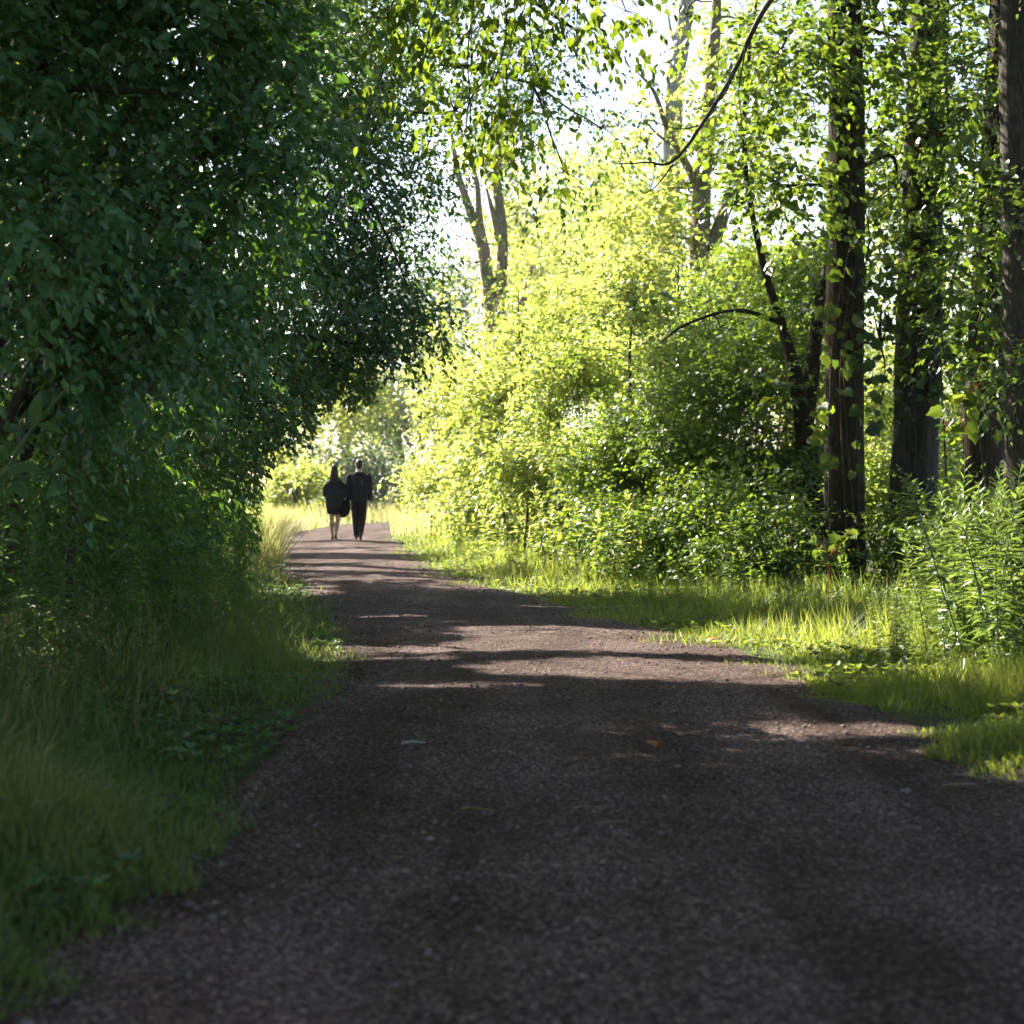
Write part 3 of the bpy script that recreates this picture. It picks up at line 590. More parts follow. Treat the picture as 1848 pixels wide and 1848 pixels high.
b = np.array([-5.2, 22.0, 0.])
DT = np.array([b + (0, 0, -.05), b + (.05, 0, 1.2), b + (.3, 0, 3.0), b + (.6, 0, 5), b + (.9, 0, 8)])
dark_bl = [Bp(430, 250, 20, 190, 220, 1.6, 900), Bp(600, 330, 20.5, 150, 200, 1.5, 900), Bp(560, 560, 20.5, 150, 140, 1.4, 800), Bp(690, 480, 21, 90, 130, 1.1, 500), Bp(695, 580, 21.5, 80, 65, 1.0, 330), Bp(420, 640, 20, 170, 120, 1.2, 600),
           Bp(540, 685, 20.5, 100, 50, 1.0, 300), Bp(400, 760, 19.5, 130, 60, .8, 320), Bp(740, 320, 21.5, 70, 100, .8, 190), Bp(640, 150, 21, 120, 110, 1.0, 400), Bp(500, 20, 20.5, 190, 90, 1.3, 560), Bp(740, 40, 21.5, 110, 70, 1.0, 220), Bp(820, 200, 22, 60, 70, .7, 60), Bp(600, -250, 21, 300, 200, 1.8, 600), Bp(300, 500, 21, 160, 300, 1.2, 700), Bp(620, 660, 21, 80, 40, .7, 150)]
tree("leaning_tree", "dark dense tree arching over the path behind the big-leaved shrub", b, DT, [.24, .2, .17, .13, .05],
     [([b + (.3, 0, 2.6), at(470, 520, 21), at(560, 420, 21), at(640, 300, 21)], [.12, .09, .06, .03]), ([b + (.2, 0, 2.0), at(430, 640, 20.5), at(560, 610, 20.6), at(700, 640, 21)], [.09, .07, .045, .015]),
      ([at(560, 250, 14.5), at(640, 320, 14.5), at(700, 430, 14.6), at(740, 530, 14.8)], [.016, .012, .009, .005])],
     [(c_, r_, int(n_ * 1.15)) for c_, r_, n_ in dark_bl], M_BARK, M_DARK, 41, net=.03, sub=8, gaps=True, size=.098, wr=.52, tm=DI, L=.45, k=9, droop=.55, hang=.35, face=.35, clump=.25, per=14, thin=(1.6, -1.6), cname="crown")

b = np.array([-3.9, 12.6, 0.])
ov = thing("overhanging_branch", "sprays of large backlit leaves hanging over the path from the top of the picture", "branch", at(640, -160, 12.0))
bb = at(640, -160, 12.0)
hang_bl = [Bp(700, 30, 12, 75, 70, .4, 26), Bp(830, 70, 12, 80, 90, .5, 40), Bp(930, 40, 12, 80, 90, .5, 42), Bp(985, 190, 12.2, 60, 70, .4, 24), Bp(850, 240, 12.2, 65, 80, .4, 26), Bp(890, 150, 12, 90, 80, .5, 34), Bp(1040, 60, 12.3, 80, 70, .4, 26), Bp(1130, 20, 12.3, 70, 50, .4, 20), Bp(760, 130, 12, 60, 70, .4, 18), Bp(1240, 30, 12.5, 70, 50, .4, 16), Bp(800, -80, 12, 300, 60, .8, 80), Bp(930, 290, 12.3, 60, 60, .3, 12)]
g = Geo(); rng = np.random.default_rng(61)
C1 = tube(g, [bb, at(760, -60, 12), at(900, -40, 12), at(1050, -20, 12.2), at(1200, 0, 12.4), at(1290, 30, 12.5)], [.035, .028, .022, .016, .01, .005], sides=7, n=30, wob=.01)
branch_net(g, C1, hang_bl, rng, r0=.008, sub=5)
g.build("twig", M_TWIG, ov, bb)
crown(ov, bb, hang_bl, M_HANG, 62, name="foliage", tm=OV, keep=300, kind="stuff", size=.092, wr=.56, L=.3, k=6, droop=1.0, hang=.9, up=.3, clump=.14, per=4, cut=lambda P: np.ones(len(P), bool))
# finer, farther sprays from the same side
tree("canopy_tree", "small-leaved canopy with sky showing through, above the middle of the path", (-5.6, 27.5, 0), np.array([(-5.6, 27.5, -.05), (-5.5, 27.5, 3), (-5.0, 27.5, 6), (-4.4, 27.5, 9)]), [.22, .18, .13, .06],
     [([(-5.0, 27.5, 5.5), at(620, 200, 27), at(800, 120, 27), at(960, 150, 27)], [.1, .07, .05, .02]), ([(-4.8, 27.5, 6.5), at(700, 20, 27), at(900, -20, 27), at(1050, 60, 27)], [.1, .07, .05, .02])],
     [Bp(720, 120, 27, 130, 120, 1.2, 420), Bp(850, 60, 27, 130, 100, 1.2, 420), Bp(960, 200, 27, 110, 120, 1.0, 330), Bp(840, 240, 27, 90, 60, 1.0, 150), Bp(1040, 100, 27.5, 110, 110, 1, 300), Bp(1020, 310, 27, 60, 50, .8, 90), Bp(1090, 230, 28, 60, 70, .7, 90), Bp(740, 400, 26, 70, 80, .8, 130), Bp(800, -150, 27, 300, 120, 1.6, 500)],
     M_BARK, M_DARK, 71, net=.025, sub=8, tm=DI, size=.115, wr=.55, L=.5, k=8, droop=.7, hang=.5, clump=.24, per=6, thin=(1.9, -.1))

for k, (fx, fy, bl, lab) in enumerate([(-5.3, 14.5, [(60, 150, 14.5, 190, 220, .9, 520), (300, 120, 15, 190, 200, .9, 520), (60, 480, 14.5, 190, 220, .9, 520), (280, 450, 15.5, 190, 220, .9, 520), (470, 120, 16, 120, 160, .8, 260)], "dark leafy tree closing the gaps behind the big-leaved shrub"),
                                   (-5.6, 18.0, [(120, 700, 17, 200, 140, .9, 520), (330, 680, 17.5, 140, 140, .9, 520), (420, 420, 18, 120, 200, .9, 520)], "dark tree low behind the left bank's weeds")]):
    b = np.array([fx, fy, 0.]); tree("shaded_tree", lab, b, np.array([b + (0, 0, -.05), b + (.1, 0, 1.5), b + (.2, .1, 3.2), b + (.4, 0, 5.5)]), [.2, .16, .12, .05], [], [Bp(*q) for q in bl], M_BARK, M_DARK, 45 + k, net=.03, sub=4, gaps=True, tm=DI, size=.12, wr=.55, L=.45, k=8, droop=.6, hang=.45, clump=.3)

# --- middle and far trees
CT = vline([(900, 985), (900, 700), (897, 600), (888, 520)], 60)
tree("forked_tree", "pale brown tree forking into bare limbs above the bushes at the path's end", CT[0] * [1, 1, 0], CT, [.46, .40, .38, .33],
     [([at(893, 560, 60), at(880, 500, 60), at(868, 440, 60), at(845, 370, 60), at(826, 310, 60), at(815, 240, 60)], [.25, .22, .18, .14, .10, .05]),
      ([at(897, 560, 60), at(906, 480, 60), at(905, 400, 60), at(897, 330, 60), at(905, 250, 60), at(900, 160, 60)], [.24, .20, .17, .14, .10, .05]),
      ([at(880, 470, 60), at(866, 400, 60), at(862, 340, 60), at(850, 280, 60)], [.16, .12, .09, .04]), ([at(902, 440, 60), at(890, 385, 60), at(878, 340, 60)], [.12, .09, .04]),
      ([at(903, 620, 60), at(925, 580, 60), at(945, 540, 60), at(960, 480, 60)], [.18, .15, .11, .05])],
     [Bp(860, 440, 60, 30, 26, .7, 40), Bp(905, 450, 60, 35, 24, .7, 45), Bp(880, 260, 60, 80, 50, 1.5, 60), Bp(905, 590, 59, 30, 18, .8, 36), Bp(960, 490, 61, 36, 50, 1, 60)],
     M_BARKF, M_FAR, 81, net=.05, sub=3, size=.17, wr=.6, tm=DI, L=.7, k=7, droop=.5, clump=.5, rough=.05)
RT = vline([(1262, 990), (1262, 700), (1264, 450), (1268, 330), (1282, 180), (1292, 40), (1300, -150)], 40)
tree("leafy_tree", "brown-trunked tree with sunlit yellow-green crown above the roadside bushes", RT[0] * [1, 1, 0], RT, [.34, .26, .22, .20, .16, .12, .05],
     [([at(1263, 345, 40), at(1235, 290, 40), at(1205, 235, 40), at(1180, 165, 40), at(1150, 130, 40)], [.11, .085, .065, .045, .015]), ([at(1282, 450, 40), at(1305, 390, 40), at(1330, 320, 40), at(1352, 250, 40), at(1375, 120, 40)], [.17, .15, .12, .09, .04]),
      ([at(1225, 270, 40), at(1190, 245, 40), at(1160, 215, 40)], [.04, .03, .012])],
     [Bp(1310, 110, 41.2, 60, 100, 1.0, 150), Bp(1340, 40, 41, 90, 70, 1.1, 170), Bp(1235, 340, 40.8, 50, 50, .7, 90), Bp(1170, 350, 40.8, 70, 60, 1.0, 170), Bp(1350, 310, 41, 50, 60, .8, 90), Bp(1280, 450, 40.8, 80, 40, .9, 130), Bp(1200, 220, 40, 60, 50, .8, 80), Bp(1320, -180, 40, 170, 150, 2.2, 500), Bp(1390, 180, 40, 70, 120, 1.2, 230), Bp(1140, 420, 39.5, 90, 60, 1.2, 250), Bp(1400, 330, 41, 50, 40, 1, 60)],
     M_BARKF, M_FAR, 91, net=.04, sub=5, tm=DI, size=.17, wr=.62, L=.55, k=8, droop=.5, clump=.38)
sn = np.array([at(1200, 985, 46) * [1, 1, 0], at(1205, 500, 46), at(1216, 170, 46), at(1228, 90, 46), at(1240, 0, 46), at(1250, -80, 46)])
t = thing("dead_trunk", "bare pale grey dead trunk against the white sky, left of the sunlit leafy tree", "trunk", sn[0])
trunk_part(t, sn[0], "trunk", sn, [.30, .27, .25, .22, .19, .10], M_SNAG, sides=18, rough=.03, seed=4)
g = Geo(); tube(g, [at(1228, 100, 46), at(1212, 60, 46), at(1205, 20, 46)], [.06, .045, .02], sides=7, n=12); g.build("limb", M_SNAG, t, sn[0])
# bare arching branch of a right-hand tree
ab = at(1372, 30, 16.5)
t = thing("bare_branch", "thin dark bare branch arching down in front of the sunlit leafy tree", "branch", ab)
g = Geo(); tube(g, [at(1470, -90, 17.5), at(1420, -40, 17), ab, at(1325, 130, 16.4), at(1268, 225, 16.2), at(1215, 296, 16), at(1170, 300, 16), at(1120, 305, 16)], [.034, .030, .026, .022, .018, .015, .009, .004], sides=7, n=36, wob=.004); g.build("stem", M_TWIG, t, ab)
for p in ([(1325, 130), (1300, 180), (1240, 200)], [(1268, 225), (1225, 232), (1160, 210)], [(1215, 296), (1180, 340), (1150, 350)], [(1345, 85), (1335, 160), (1340, 230)]):
    g = Geo(); tube(g, [at(a, c, 16.2) for a, c in p], [.009, .006, .002], sides=5, n=10, wob=.006); g.build("twig", M_TWIG, t, ab)

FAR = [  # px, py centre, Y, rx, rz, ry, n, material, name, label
    (800, 560, 95, 110, 130, 4, 420, M_FARD, "haze-tinted bluish tree far off between the dark canopy and the forked tree"),
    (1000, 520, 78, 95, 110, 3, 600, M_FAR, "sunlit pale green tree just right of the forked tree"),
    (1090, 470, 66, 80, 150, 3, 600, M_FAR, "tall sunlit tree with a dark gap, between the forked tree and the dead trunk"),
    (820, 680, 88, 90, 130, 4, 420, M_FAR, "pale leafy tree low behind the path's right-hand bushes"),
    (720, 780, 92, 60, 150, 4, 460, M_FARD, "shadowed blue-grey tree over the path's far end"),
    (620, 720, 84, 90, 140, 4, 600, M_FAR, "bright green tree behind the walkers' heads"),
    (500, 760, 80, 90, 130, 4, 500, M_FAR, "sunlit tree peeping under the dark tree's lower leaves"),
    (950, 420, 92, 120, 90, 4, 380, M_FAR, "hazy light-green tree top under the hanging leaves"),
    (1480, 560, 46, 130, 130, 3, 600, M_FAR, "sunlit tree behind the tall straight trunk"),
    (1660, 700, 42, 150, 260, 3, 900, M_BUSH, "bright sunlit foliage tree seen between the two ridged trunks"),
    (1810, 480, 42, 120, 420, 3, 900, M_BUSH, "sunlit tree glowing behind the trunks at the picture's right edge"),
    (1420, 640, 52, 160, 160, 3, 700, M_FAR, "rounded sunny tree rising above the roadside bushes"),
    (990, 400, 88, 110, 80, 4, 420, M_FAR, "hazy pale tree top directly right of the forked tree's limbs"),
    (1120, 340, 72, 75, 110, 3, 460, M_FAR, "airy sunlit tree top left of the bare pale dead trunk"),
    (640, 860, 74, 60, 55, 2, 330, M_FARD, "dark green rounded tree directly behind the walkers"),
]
for k, (px, py, Y, rx, rz, ry, n, mt, lab) in enumerate(FAR):
    c = at(px, py, Y); b = c * [1, 1, 0]; rng = np.random.default_rng(700 + k)
    zt = c[2] + rz / FPX * Y * .6
    bl = []
    for q in range(7):
        a = rng.normal(size=3) * np.array([.45, .5, .5])
        bl.append((c + a * np.array([rx / FPX * Y, ry, rz / FPX * Y]), np.array([rx / FPX * Y, ry, rz / FPX * Y]) * .55, int(n * 1.7) // 7))
    sz = .0034 * Y * (1.0 if Y > 60 else 1.1)
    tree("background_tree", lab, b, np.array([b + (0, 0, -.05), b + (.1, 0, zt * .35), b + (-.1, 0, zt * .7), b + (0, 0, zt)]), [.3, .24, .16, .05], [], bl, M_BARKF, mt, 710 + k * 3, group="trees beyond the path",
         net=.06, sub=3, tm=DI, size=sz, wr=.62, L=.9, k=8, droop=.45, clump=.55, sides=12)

# --- bushes along the right of the path and round its end
BUSH = [  # blobs (px,py,Y,rx,rz,ry,n), label
    ([(1380, 820, 23.5, 110, 170, 1.2, 700), (1300, 760, 24, 110, 140, 1.2, 600), (1410, 640, 24.5, 90, 110, 1.0, 330), (1330, 930, 22.6, 100, 100, .8, 420)], "dark-centred leafy bush against the sapling's foot, right of the sunlit bushes", 24.0, 1340),
    ([(1180, 760, 26, 120, 170, 1.4, 900), (1120, 880, 25.5, 110, 100, 1.1, 520), (1230, 880, 24.5, 90, 110, 1.0, 420), (1240, 640, 27, 100, 80, 1.1, 420)], "broad sunlit bush with layered leaves in the middle of the right verge", 26.0, 1180),
    ([(1010, 770, 30, 110, 150, 1.5, 900), (960, 880, 29.5, 110, 90, 1.2, 560), (1060, 660, 31, 90, 80, 1.2, 420), (1075, 810, 28.5, 80, 140, 1.0, 560)], "glowing yellow-green bush halfway along the right verge", 30.0, 1010),
    ([(890, 780, 36, 85, 120, 1.6, 800), (870, 890, 35, 75, 70, 1.3, 520), (910, 690, 37, 75, 60, 1.3, 380)], "pale sunlit bush reaching the path opposite the walkers", 36.0, 870),
    ([(818, 760, 44, 50, 95, 1.6, 600), (815, 880, 43, 45, 55, 1.3, 420), (845, 690, 46, 50, 45, 1.3, 240)], "whitish flowering bush at the far right bend of the path", 44.0, 800),
    ([(1060, 590, 38, 120, 70, 1.6, 560), (960, 640, 42, 90, 60, 1.5, 420), (1180, 540, 36, 110, 70, 1.6, 560), (1150, 640, 34, 120, 70, 1.4, 520)], "tall bush with a grey bare limb rising behind the sunlit bushes", 38.0, 1080),
    ([(1380, 560, 31, 100, 90, 1.3, 480), (1300, 520, 33, 90, 60, 1.3, 360), (1440, 500, 31, 70, 60, 1.1, 300)], "bright bush top against the white sky, left of the tall straight trunk", 31.0, 1370),
    ([(540, 865, 66, 60, 30, 2, 300), (500, 880, 66, 40, 30, 2, 220)], "round bright bush beside the path left of the walkers", 66.0, 540),
    ([(1590, 900, 27, 60, 110, 1.2, 360), (1570, 760, 28, 40, 90, 1, 200), (1700, 880, 28, 80, 130, 1.2, 420)], "glowing sunlit bush between the tall straight trunk and the ridged trunk", 27.5, 1600),
    ([(1180, 985, 21.8, 80, 45, .5, 200), (1270, 965, 21.2, 80, 60, .6, 260), (1120, 965, 23.5, 70, 50, .5, 200)], "low mid-green undergrowth at the grass edge before the layered sunlit bush", 21.5, 1190),
    ([(1385, 985, 20.4, 55, 55, .4, 220), (1335, 1000, 20.2, 50, 45, .4, 170)], "dark low undergrowth hiding the foot of the sapling", 20.0, 1390),
    ([(1640, 990, 20.6, 32, 45, .3, 120), (1690, 960, 20.0, 60, 65, .4, 220)], "low leafy undergrowth around the foot of the thick ridged trunk", 20.2, 1620),
    ([(1800, 830, 26, 90, 160, 1.3, 480), (1740, 940, 25, 70, 80, 1, 260)], "leafy bush behind the weeds at the picture's right edge", 26.0, 1790),
]
for k, (bl, lab, Y, px) in enumerate(BUSH):
    bl = [Bp(*q) for q in bl]; b = at(px, 0, Y) * [1, 1, 0]; rng = np.random.default_rng(300 + k)
    t = thing("bush", lab, "bush", b, "bushes along the path")
    g = Geo(); st = []
    for q in range(9):
        e = bl[q % len(bl)][0] + rng.normal(size=3) * .3
        s0 = np.array([e[0] * .5 + b[0] * .5 + rng.normal() * .25, e[1] * .5 + b[1] * .5 + rng.normal() * .25, -.03])
        st.append(tube(g, [s0, (s0 + e) / 2 + rng.normal(size=3) * .12, e], [.03, .02, .008], sides=5, n=12, wob=.01)[5:])
    branch_net(g, np.concatenate(st), bl, rng, r0=.012, sub=7)
    if "grey bare limb" in lab:
        pass
    g.build("stem", M_TWIG, t, b)
    if "grey bare limb" in lab:
        g = Geo(); tube(g, [at(1150, 508, 33), at(1190, 525, 33), at(1235, 548, 33.2)], [.02, .05, .07], sides=8, n=14, wob=.006); g.build("limb", M_SNAG, t, b)
    far = Y > 40
    sub_ = []
    for c_, r_, n_ in bl:
        for q in range(4):
            r_ = np.asarray(r_, float); v = nrm(rng.normal(size=3)); sub_.append((c_ + v * r_ * (.35 + .5 * rng.random()), r_ * (.38 + .35 * rng.random()), int(n_ * .25)))
    bl = sub_
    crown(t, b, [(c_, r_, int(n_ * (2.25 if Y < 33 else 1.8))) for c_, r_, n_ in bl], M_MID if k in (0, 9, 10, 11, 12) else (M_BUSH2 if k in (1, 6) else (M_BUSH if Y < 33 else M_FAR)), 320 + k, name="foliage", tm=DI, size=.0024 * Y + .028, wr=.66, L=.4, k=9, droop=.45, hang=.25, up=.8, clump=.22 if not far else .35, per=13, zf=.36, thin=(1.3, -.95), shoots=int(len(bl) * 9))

for k, (px, Y, top, lab) in enumerate([(960, 32, 520, "thin sapling rising out of the glowing bush in the middle of the right verge"), (1120, 28, 500, "slim leaning sapling between the glowing bush and the layered bush"), (1215, 27, 470, "straight thin sapling over the layered bush, below the dead trunk"), (1300, 25.5, 560, "dark slender sapling in the shade pocket beside the curving sapling")]):
    b = at(px, 0, Y) * [1, 1, 0]; e = at(px + (-25, 30, 10, -20)[k], top, Y); rg2 = np.random.default_rng(380 + k)
    pts_ = np.array([b + (0, 0, -.05), b * .65 + e * .35 + (rg2.normal() * .1, -.3, 0), b * .3 + e * .7 + (rg2.normal() * .1, -.35, 0), e])
    bl = [(b + (e - b) * f + np.array([rg2.normal() * .45, -.3 + rg2.normal() * .2, 0]), (.55, .45, .22), 26) for f in (.45, .55, .65, .74, .82, .9, .98)]
    tree("sapling", lab, b, pts_, [.045, .036, .024, .008], [], bl, M_BARK, M_BUSH2, 385 + k, net=.010, sub=4, size=.10, wr=.6, tm=DI, L=.4, k=8, droop=.5, clump=.18, sides=8, per=6)

# ------------------------------------------------------------------ grass
def blades(P, h, wd, lean, rng, rnd):
    n = len(P); a = rng.random(n) * 6.28; d = np.stack([np.cos(a), np.sin(a), np.zeros(n)], 1); s = np.stack([-np.sin(a + .6), np.cos(a + .6), np.zeros(n)], 1)
    up = np.array([0, 0, 1.0]); h = h[:, None]; wv = wd[:, None]; ln = lean[:, None]
    p1 = P + up * h * .55 + d * h * ln * .35; p2 = P + up * h * (1 - .35 * ln) + d * h * ln
    V = np.stack([P - s * wv, P + s * wv, p1 + s * wv * .8, p1 - s * wv * .8, p2], 1).reshape(-1, 3)
    near = P[:, 1] < 8.5
    V = V.reshape(n, 5, 3); Vn = V[near].reshape(-1, 3); Vf = V[~near][:, [0, 1, 4]].reshape(-1, 3); a_, b_ = int(near.sum()), int((~near).sum())
    L = np.concatenate([(np.arange(a_)[:, None] * 5 + np.array([0, 1, 2, 3, 3, 2, 4])[None]).ravel(), len(Vn) + np.arange(b_ * 3)]); S = np.concatenate([np.tile([4, 3], a_), np.full(b_, 3)])
    return np.concatenate([Vn, Vf]), L, S, np.concatenate([np.repeat(rnd[near], 5), np.repeat(rnd[~near], 3)])
def grass(name, label, P, h, wd, lean, rng, mat, rnd):
    V, L, S, r = blades(P, h, wd, lean, rng, rnd)
    o = link(name, new_mesh(name, V, loops=L, sizes=S, rnd=r, mat=mat), None, "stuff"); o["label"] = label
    return o
def ydist(n, rng, y0, y1, p=1.6):            # more blades near, fewer far
    u = rng.random(n); a = y0 ** -p; b_ = y1 ** -p
    return (a + u * (b_ - a)) ** (-1 / p)
rng = np.random.default_rng(401)
n = 108000
y = ydist(n, rng, 3.3, 45, .9); d = rng.random(n) ** 1.25 * (1.2 + y * .16) * 1.2
x = pl(y) - d + .06 + .09 * snoise(np.stack([y, d * 0], 1), 31, 3.0) + .06 * snoise(np.stack([y, d], 1), 33, 11)
nzv = snoise(np.stack([x, y], 1), 32, 2.0)
m = rng.random(n) < np.clip(.35 + d * 1.7 + .35 * nzv, .08, 1)
x, y, d, nzv = x[m], y[m], d[m], nzv[m]
h = (.05 + .13 * np.clip(d / .6, 0, 1) + .26 * np.clip((d - .5) / 1.2, 0, 1) * np.clip(y / 8, .5, 1.2)) * (.25 + 1.25 * rng.random(len(x)) ** 1.7) * (1 + .45 * nzv)
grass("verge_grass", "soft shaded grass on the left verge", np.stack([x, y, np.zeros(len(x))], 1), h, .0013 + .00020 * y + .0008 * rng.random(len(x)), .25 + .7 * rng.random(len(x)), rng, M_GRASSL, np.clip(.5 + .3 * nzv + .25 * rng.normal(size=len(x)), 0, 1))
n = 90000
y = ydist(n, rng, 5.5, 45, .9); d = rng.random(n) ** 1.35 * (1.7 + np.clip((y - 9) * .25, 0, 2.2))
x = pr(y) + d - .15 + .18 * snoise(np.stack([y, d * 0], 1), 41, 3.0) + .06 * snoise(np.stack([y, d], 1), 43, 11)
nzv = snoise(np.stack([x, y], 1), 42, 2.2)
m = rng.random(n) < np.clip(.15 + d * 1.3 + .55 * nzv, .05, 1)
x, y, d, nzv = x[m], y[m], d[m], nzv[m]
h = (.04 + .10 * np.clip(d / .9, 0, 1) + .12 * np.clip((d - .8), 0, 1)) * (.35 + 1.1 * rng.random(len(x)) ** 1.6) * (1 + .5 * nzv)
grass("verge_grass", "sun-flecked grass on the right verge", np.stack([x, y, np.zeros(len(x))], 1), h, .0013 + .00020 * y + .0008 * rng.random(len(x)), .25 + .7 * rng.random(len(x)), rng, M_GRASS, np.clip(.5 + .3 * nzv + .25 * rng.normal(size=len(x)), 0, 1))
# dry seeding grass
n = 3600
y = ydist(n, rng, 4.5, 34, .4); d = .35 + rng.random(n) * (1.0 + y * .06); x = pl(y) - d
nzv = snoise(np.stack([x, y], 1), 52, 1.5); m = nzv + .5 * rng.normal(size=n) > .55; x, y = x[m], y[m]
P = np.stack([x, y, np.zeros(len(x))], 1); hh = .22 + .42 * rng.random(len(x)) ** 1.5
grass("seeding_grass", "wispy brownish seeding grass stalks on the left verge", P, hh, .0008 + .00010 * y, .2 + .8 * rng.random(len(x)), rng, M_STRAW, rng.random(len(x)))
n = 900; y = 5.5 + 14 * rng.random(n) ** 1.1; d = .5 + rng.random(n) * (1.0 + y * .07); x = pl(y) - d
m = snoise(np.stack([x, y], 1), 53, 1.3) > -.1; x, y = x[m], y[m]; n = len(x); hh = .35 + .3 * rng.random(n); P = np.stack([x, y, np.zeros(n)], 1)
V_, L_, S_, r_ = blades(P, hh, np.full(n, .0012), .25 + .5 * rng.random(n), rng, rng.random(n))
tops = P + np.stack([rng.normal(size=n) * .05, rng.normal(size=n) * .05, hh * .93], 1); k_ = 9
Q = np.repeat(tops, k_, 0) + np.stack([np.zeros(n * k_), np.zeros(n * k_), np.tile(np.linspace(-.07, .05, k_), n)], 1) + rng.normal(size=(n * k_, 3)) * .008
o = link("seed_heads", leaf_mesh("seed_heads", Q, nrm(rng.normal(size=(n * k_, 3)) * .7 + np.array([0, 0, .9])), nrm(rng.normal(size=(n * k_, 3))), np.full(n * k_, .026), np.full(n * k_, .006), DI, rng.random(n * k_), M_STRAW), None, "stuff"); o["label"] = "feathery tan seed heads over the left verge grass"
o = link("seed_stalks", new_mesh("seed_stalks", V_, loops=L_, sizes=S_, rnd=r_, mat=M_STRAW), None, "stuff"); o["label"] = "thin tan stalks carrying the seed heads on the left verge"
# tall pale grass where the path leaves the shade, and the meadow
n = 9000
y = 27 + 22 * rng.random(n); x = pl(y) - .1 - rng.random(n) ** 1.5 * 1.6
grass("tall_grass", "tall pale grass at the left edge of the sunlit far path", np.stack([x, y, np.zeros(n)], 1), .45 + .5 * rng.random(n), .006 + .004 * rng.random(n), .25 + .6 * rng.random(n), rng, M_MEADOW, rng.random(n))
n = 42000
y = 44 + 46 * rng.random(n) ** 1.2; x = -24 + 40 * rng.random(n)
m = (x < pl(y) - .1) | (x > pr(y) + .1); x, y = x[m], y[m]; n = len(x)
grass("meadow_grass", "bright sunlit meadow grass beyond the end of the path", np.stack([x, y, np.zeros(n)], 1), .35 + .55 * rng.random(n), .014 + .012 * rng.random(n), .2 + .6 * rng.random(n), rng, M_MEADOW, rng.random(n))

# low broad-leaved ground cover in both verges
def ground_cover(label, n, side, y0, y1, dmax, seed, mat, size):
    rng = np.random.default_rng(seed); y = ydist(n, rng, y0, y1, .9); d = rng.random(n) ** .8 * dmax + .12
    x = (pl(y) - d + .1) if side < 0 else (pr(y) + d - .1)
    q = np.stack([x, y], 1); m = snoise(q, seed, 2.4) > .05
    x, y = x[m], y[m]; n = len(x); k = 6
    P = np.repeat(np.stack([x, y, .02 + .07 * rng.random(n)], 1), k, 0)
    a = np.tile(np.arange(k) * 6.283 / k, n) + np.repeat(rng.random(n) * 6, k) + rng.normal(size=n * k) * .25
    D = np.stack([np.cos(a), np.sin(a), .35 + .3 * rng.normal(size=n * k)], 1)
    N = np.array([0, 0, 1.0]) + rng.normal(size=(n * k, 3)) * .3
    s = size * (.5 + .8 * rng.random(n * k))
    o = link("ground_cover", leaf_mesh("ground_cover", P, D, N, s, s * .6, O6, np.clip(rng.random(n * k), 0, 1), mat), None, "stuff"); o["label"] = label
ground_cover("low broad-leaved herbs in the left verge", 5000, -1, 4.6, 30, 2.4, 501, M_WEED, .046)
ground_cover("low broad-leaved herbs in the right verge", 3200, 1, 7, 30, 2.0, 502, M_GRASS, .05)

# ------------------------------------------------------------------ tall weeds
def weed_meshes(seed, H, nl, ll, lw, mat, tipdense=1.0, droop=.35):
    rng = np.random.default_rng(seed); g = Geo()
    bend = rng.normal(size=2) * .09
    C = tube(g, [(0, 0, -.02), (bend[0] * .2, bend[1] * .2, H * .4), (bend[0], bend[1], H)], [.0055, .0045, .0018], sides=5, n=12)
    t = .12 + .88 * np.sort(rng.random(nl) ** (1 / (1.15 * tipdense)))
    P = np.stack([np.interp(t, np.linspace(0, 1, 12), C[:, i]) for i in range(3)], 1)
    a = np.arange(nl) * 2.4 + rng.normal(size=nl) * .3
    up = .25 + 1.1 * np.clip((t - .72) / .28, 0, 1)
    D = np.stack([np.cos(a), np.sin(a), up + rng.normal(size=nl) * .2 - droop * (1 - t)], 1)
    N = np.array([0, 0, 1.0]) - .3 * nrm(D) + rng.normal(size=(nl, 3)) * .2
    s = ll * (.65 + .6 * rng.random(nl)) * (1 - .55 * np.clip((t - .8) / .2, 0, 1))
    lm = leaf_mesh("foliage", P, D, N, s, np.full(nl, lw) * (.7 + .6 * rng.random(nl)), NA, np.clip(.25 + .5 * t + .3 * rng.normal(size=nl), 0, 1), mat)
    return g.mesh("stem", M_STEM), lm
GOLD = [weed_meshes(600 + k, 1.15 + .08 * (k % 3), 78, .125, .021, M_GOLD) for k in range(6)]
LEFT = [weed_meshes(640 + k, 1.25 + .1 * (k % 3), 70, .13, .026, M_WEED, .8, .6) for k in range(6)]
def plant(kind, x, y, sc, rz, name, label, group, tilt, rng):
    t = thing(name, label, "plant", (x, y, 0), group, rz, sc); t.rotation_euler = (tilt[0], tilt[1], rz)
    link("stem", kind[0], t); link("foliage", kind[1], t)
rng = np.random.default_rng(651)
GL = "narrow-leaved tall weed in the back of the sunlit clump under the ridged trunks"
for k in range(120):
    px = 1590 + 300 * rng.random(); Y = 10.4 + 3.6 * rng.random() ** .8
    x = (px - 924) / FPX * Y
    if x < 2.05: continue
    f = np.clip((px - 1570) / 160, .45, 1.0)
    plant(GOLD[k % 6], x, Y, (.5 + .62 * rng.random()) * f, rng.random() * 6.28, "goldenrod_plant", (GL if Y > 12 else "narrow-leaved tall weed in the front of the sunlit clump, next to the right grass"), "narrow-leaved weeds on the right verge", rng.normal(size=2) * .16, rng)
LL = "tall leafy weed on the near left bank right under the big-leaved shrub"
k = 0
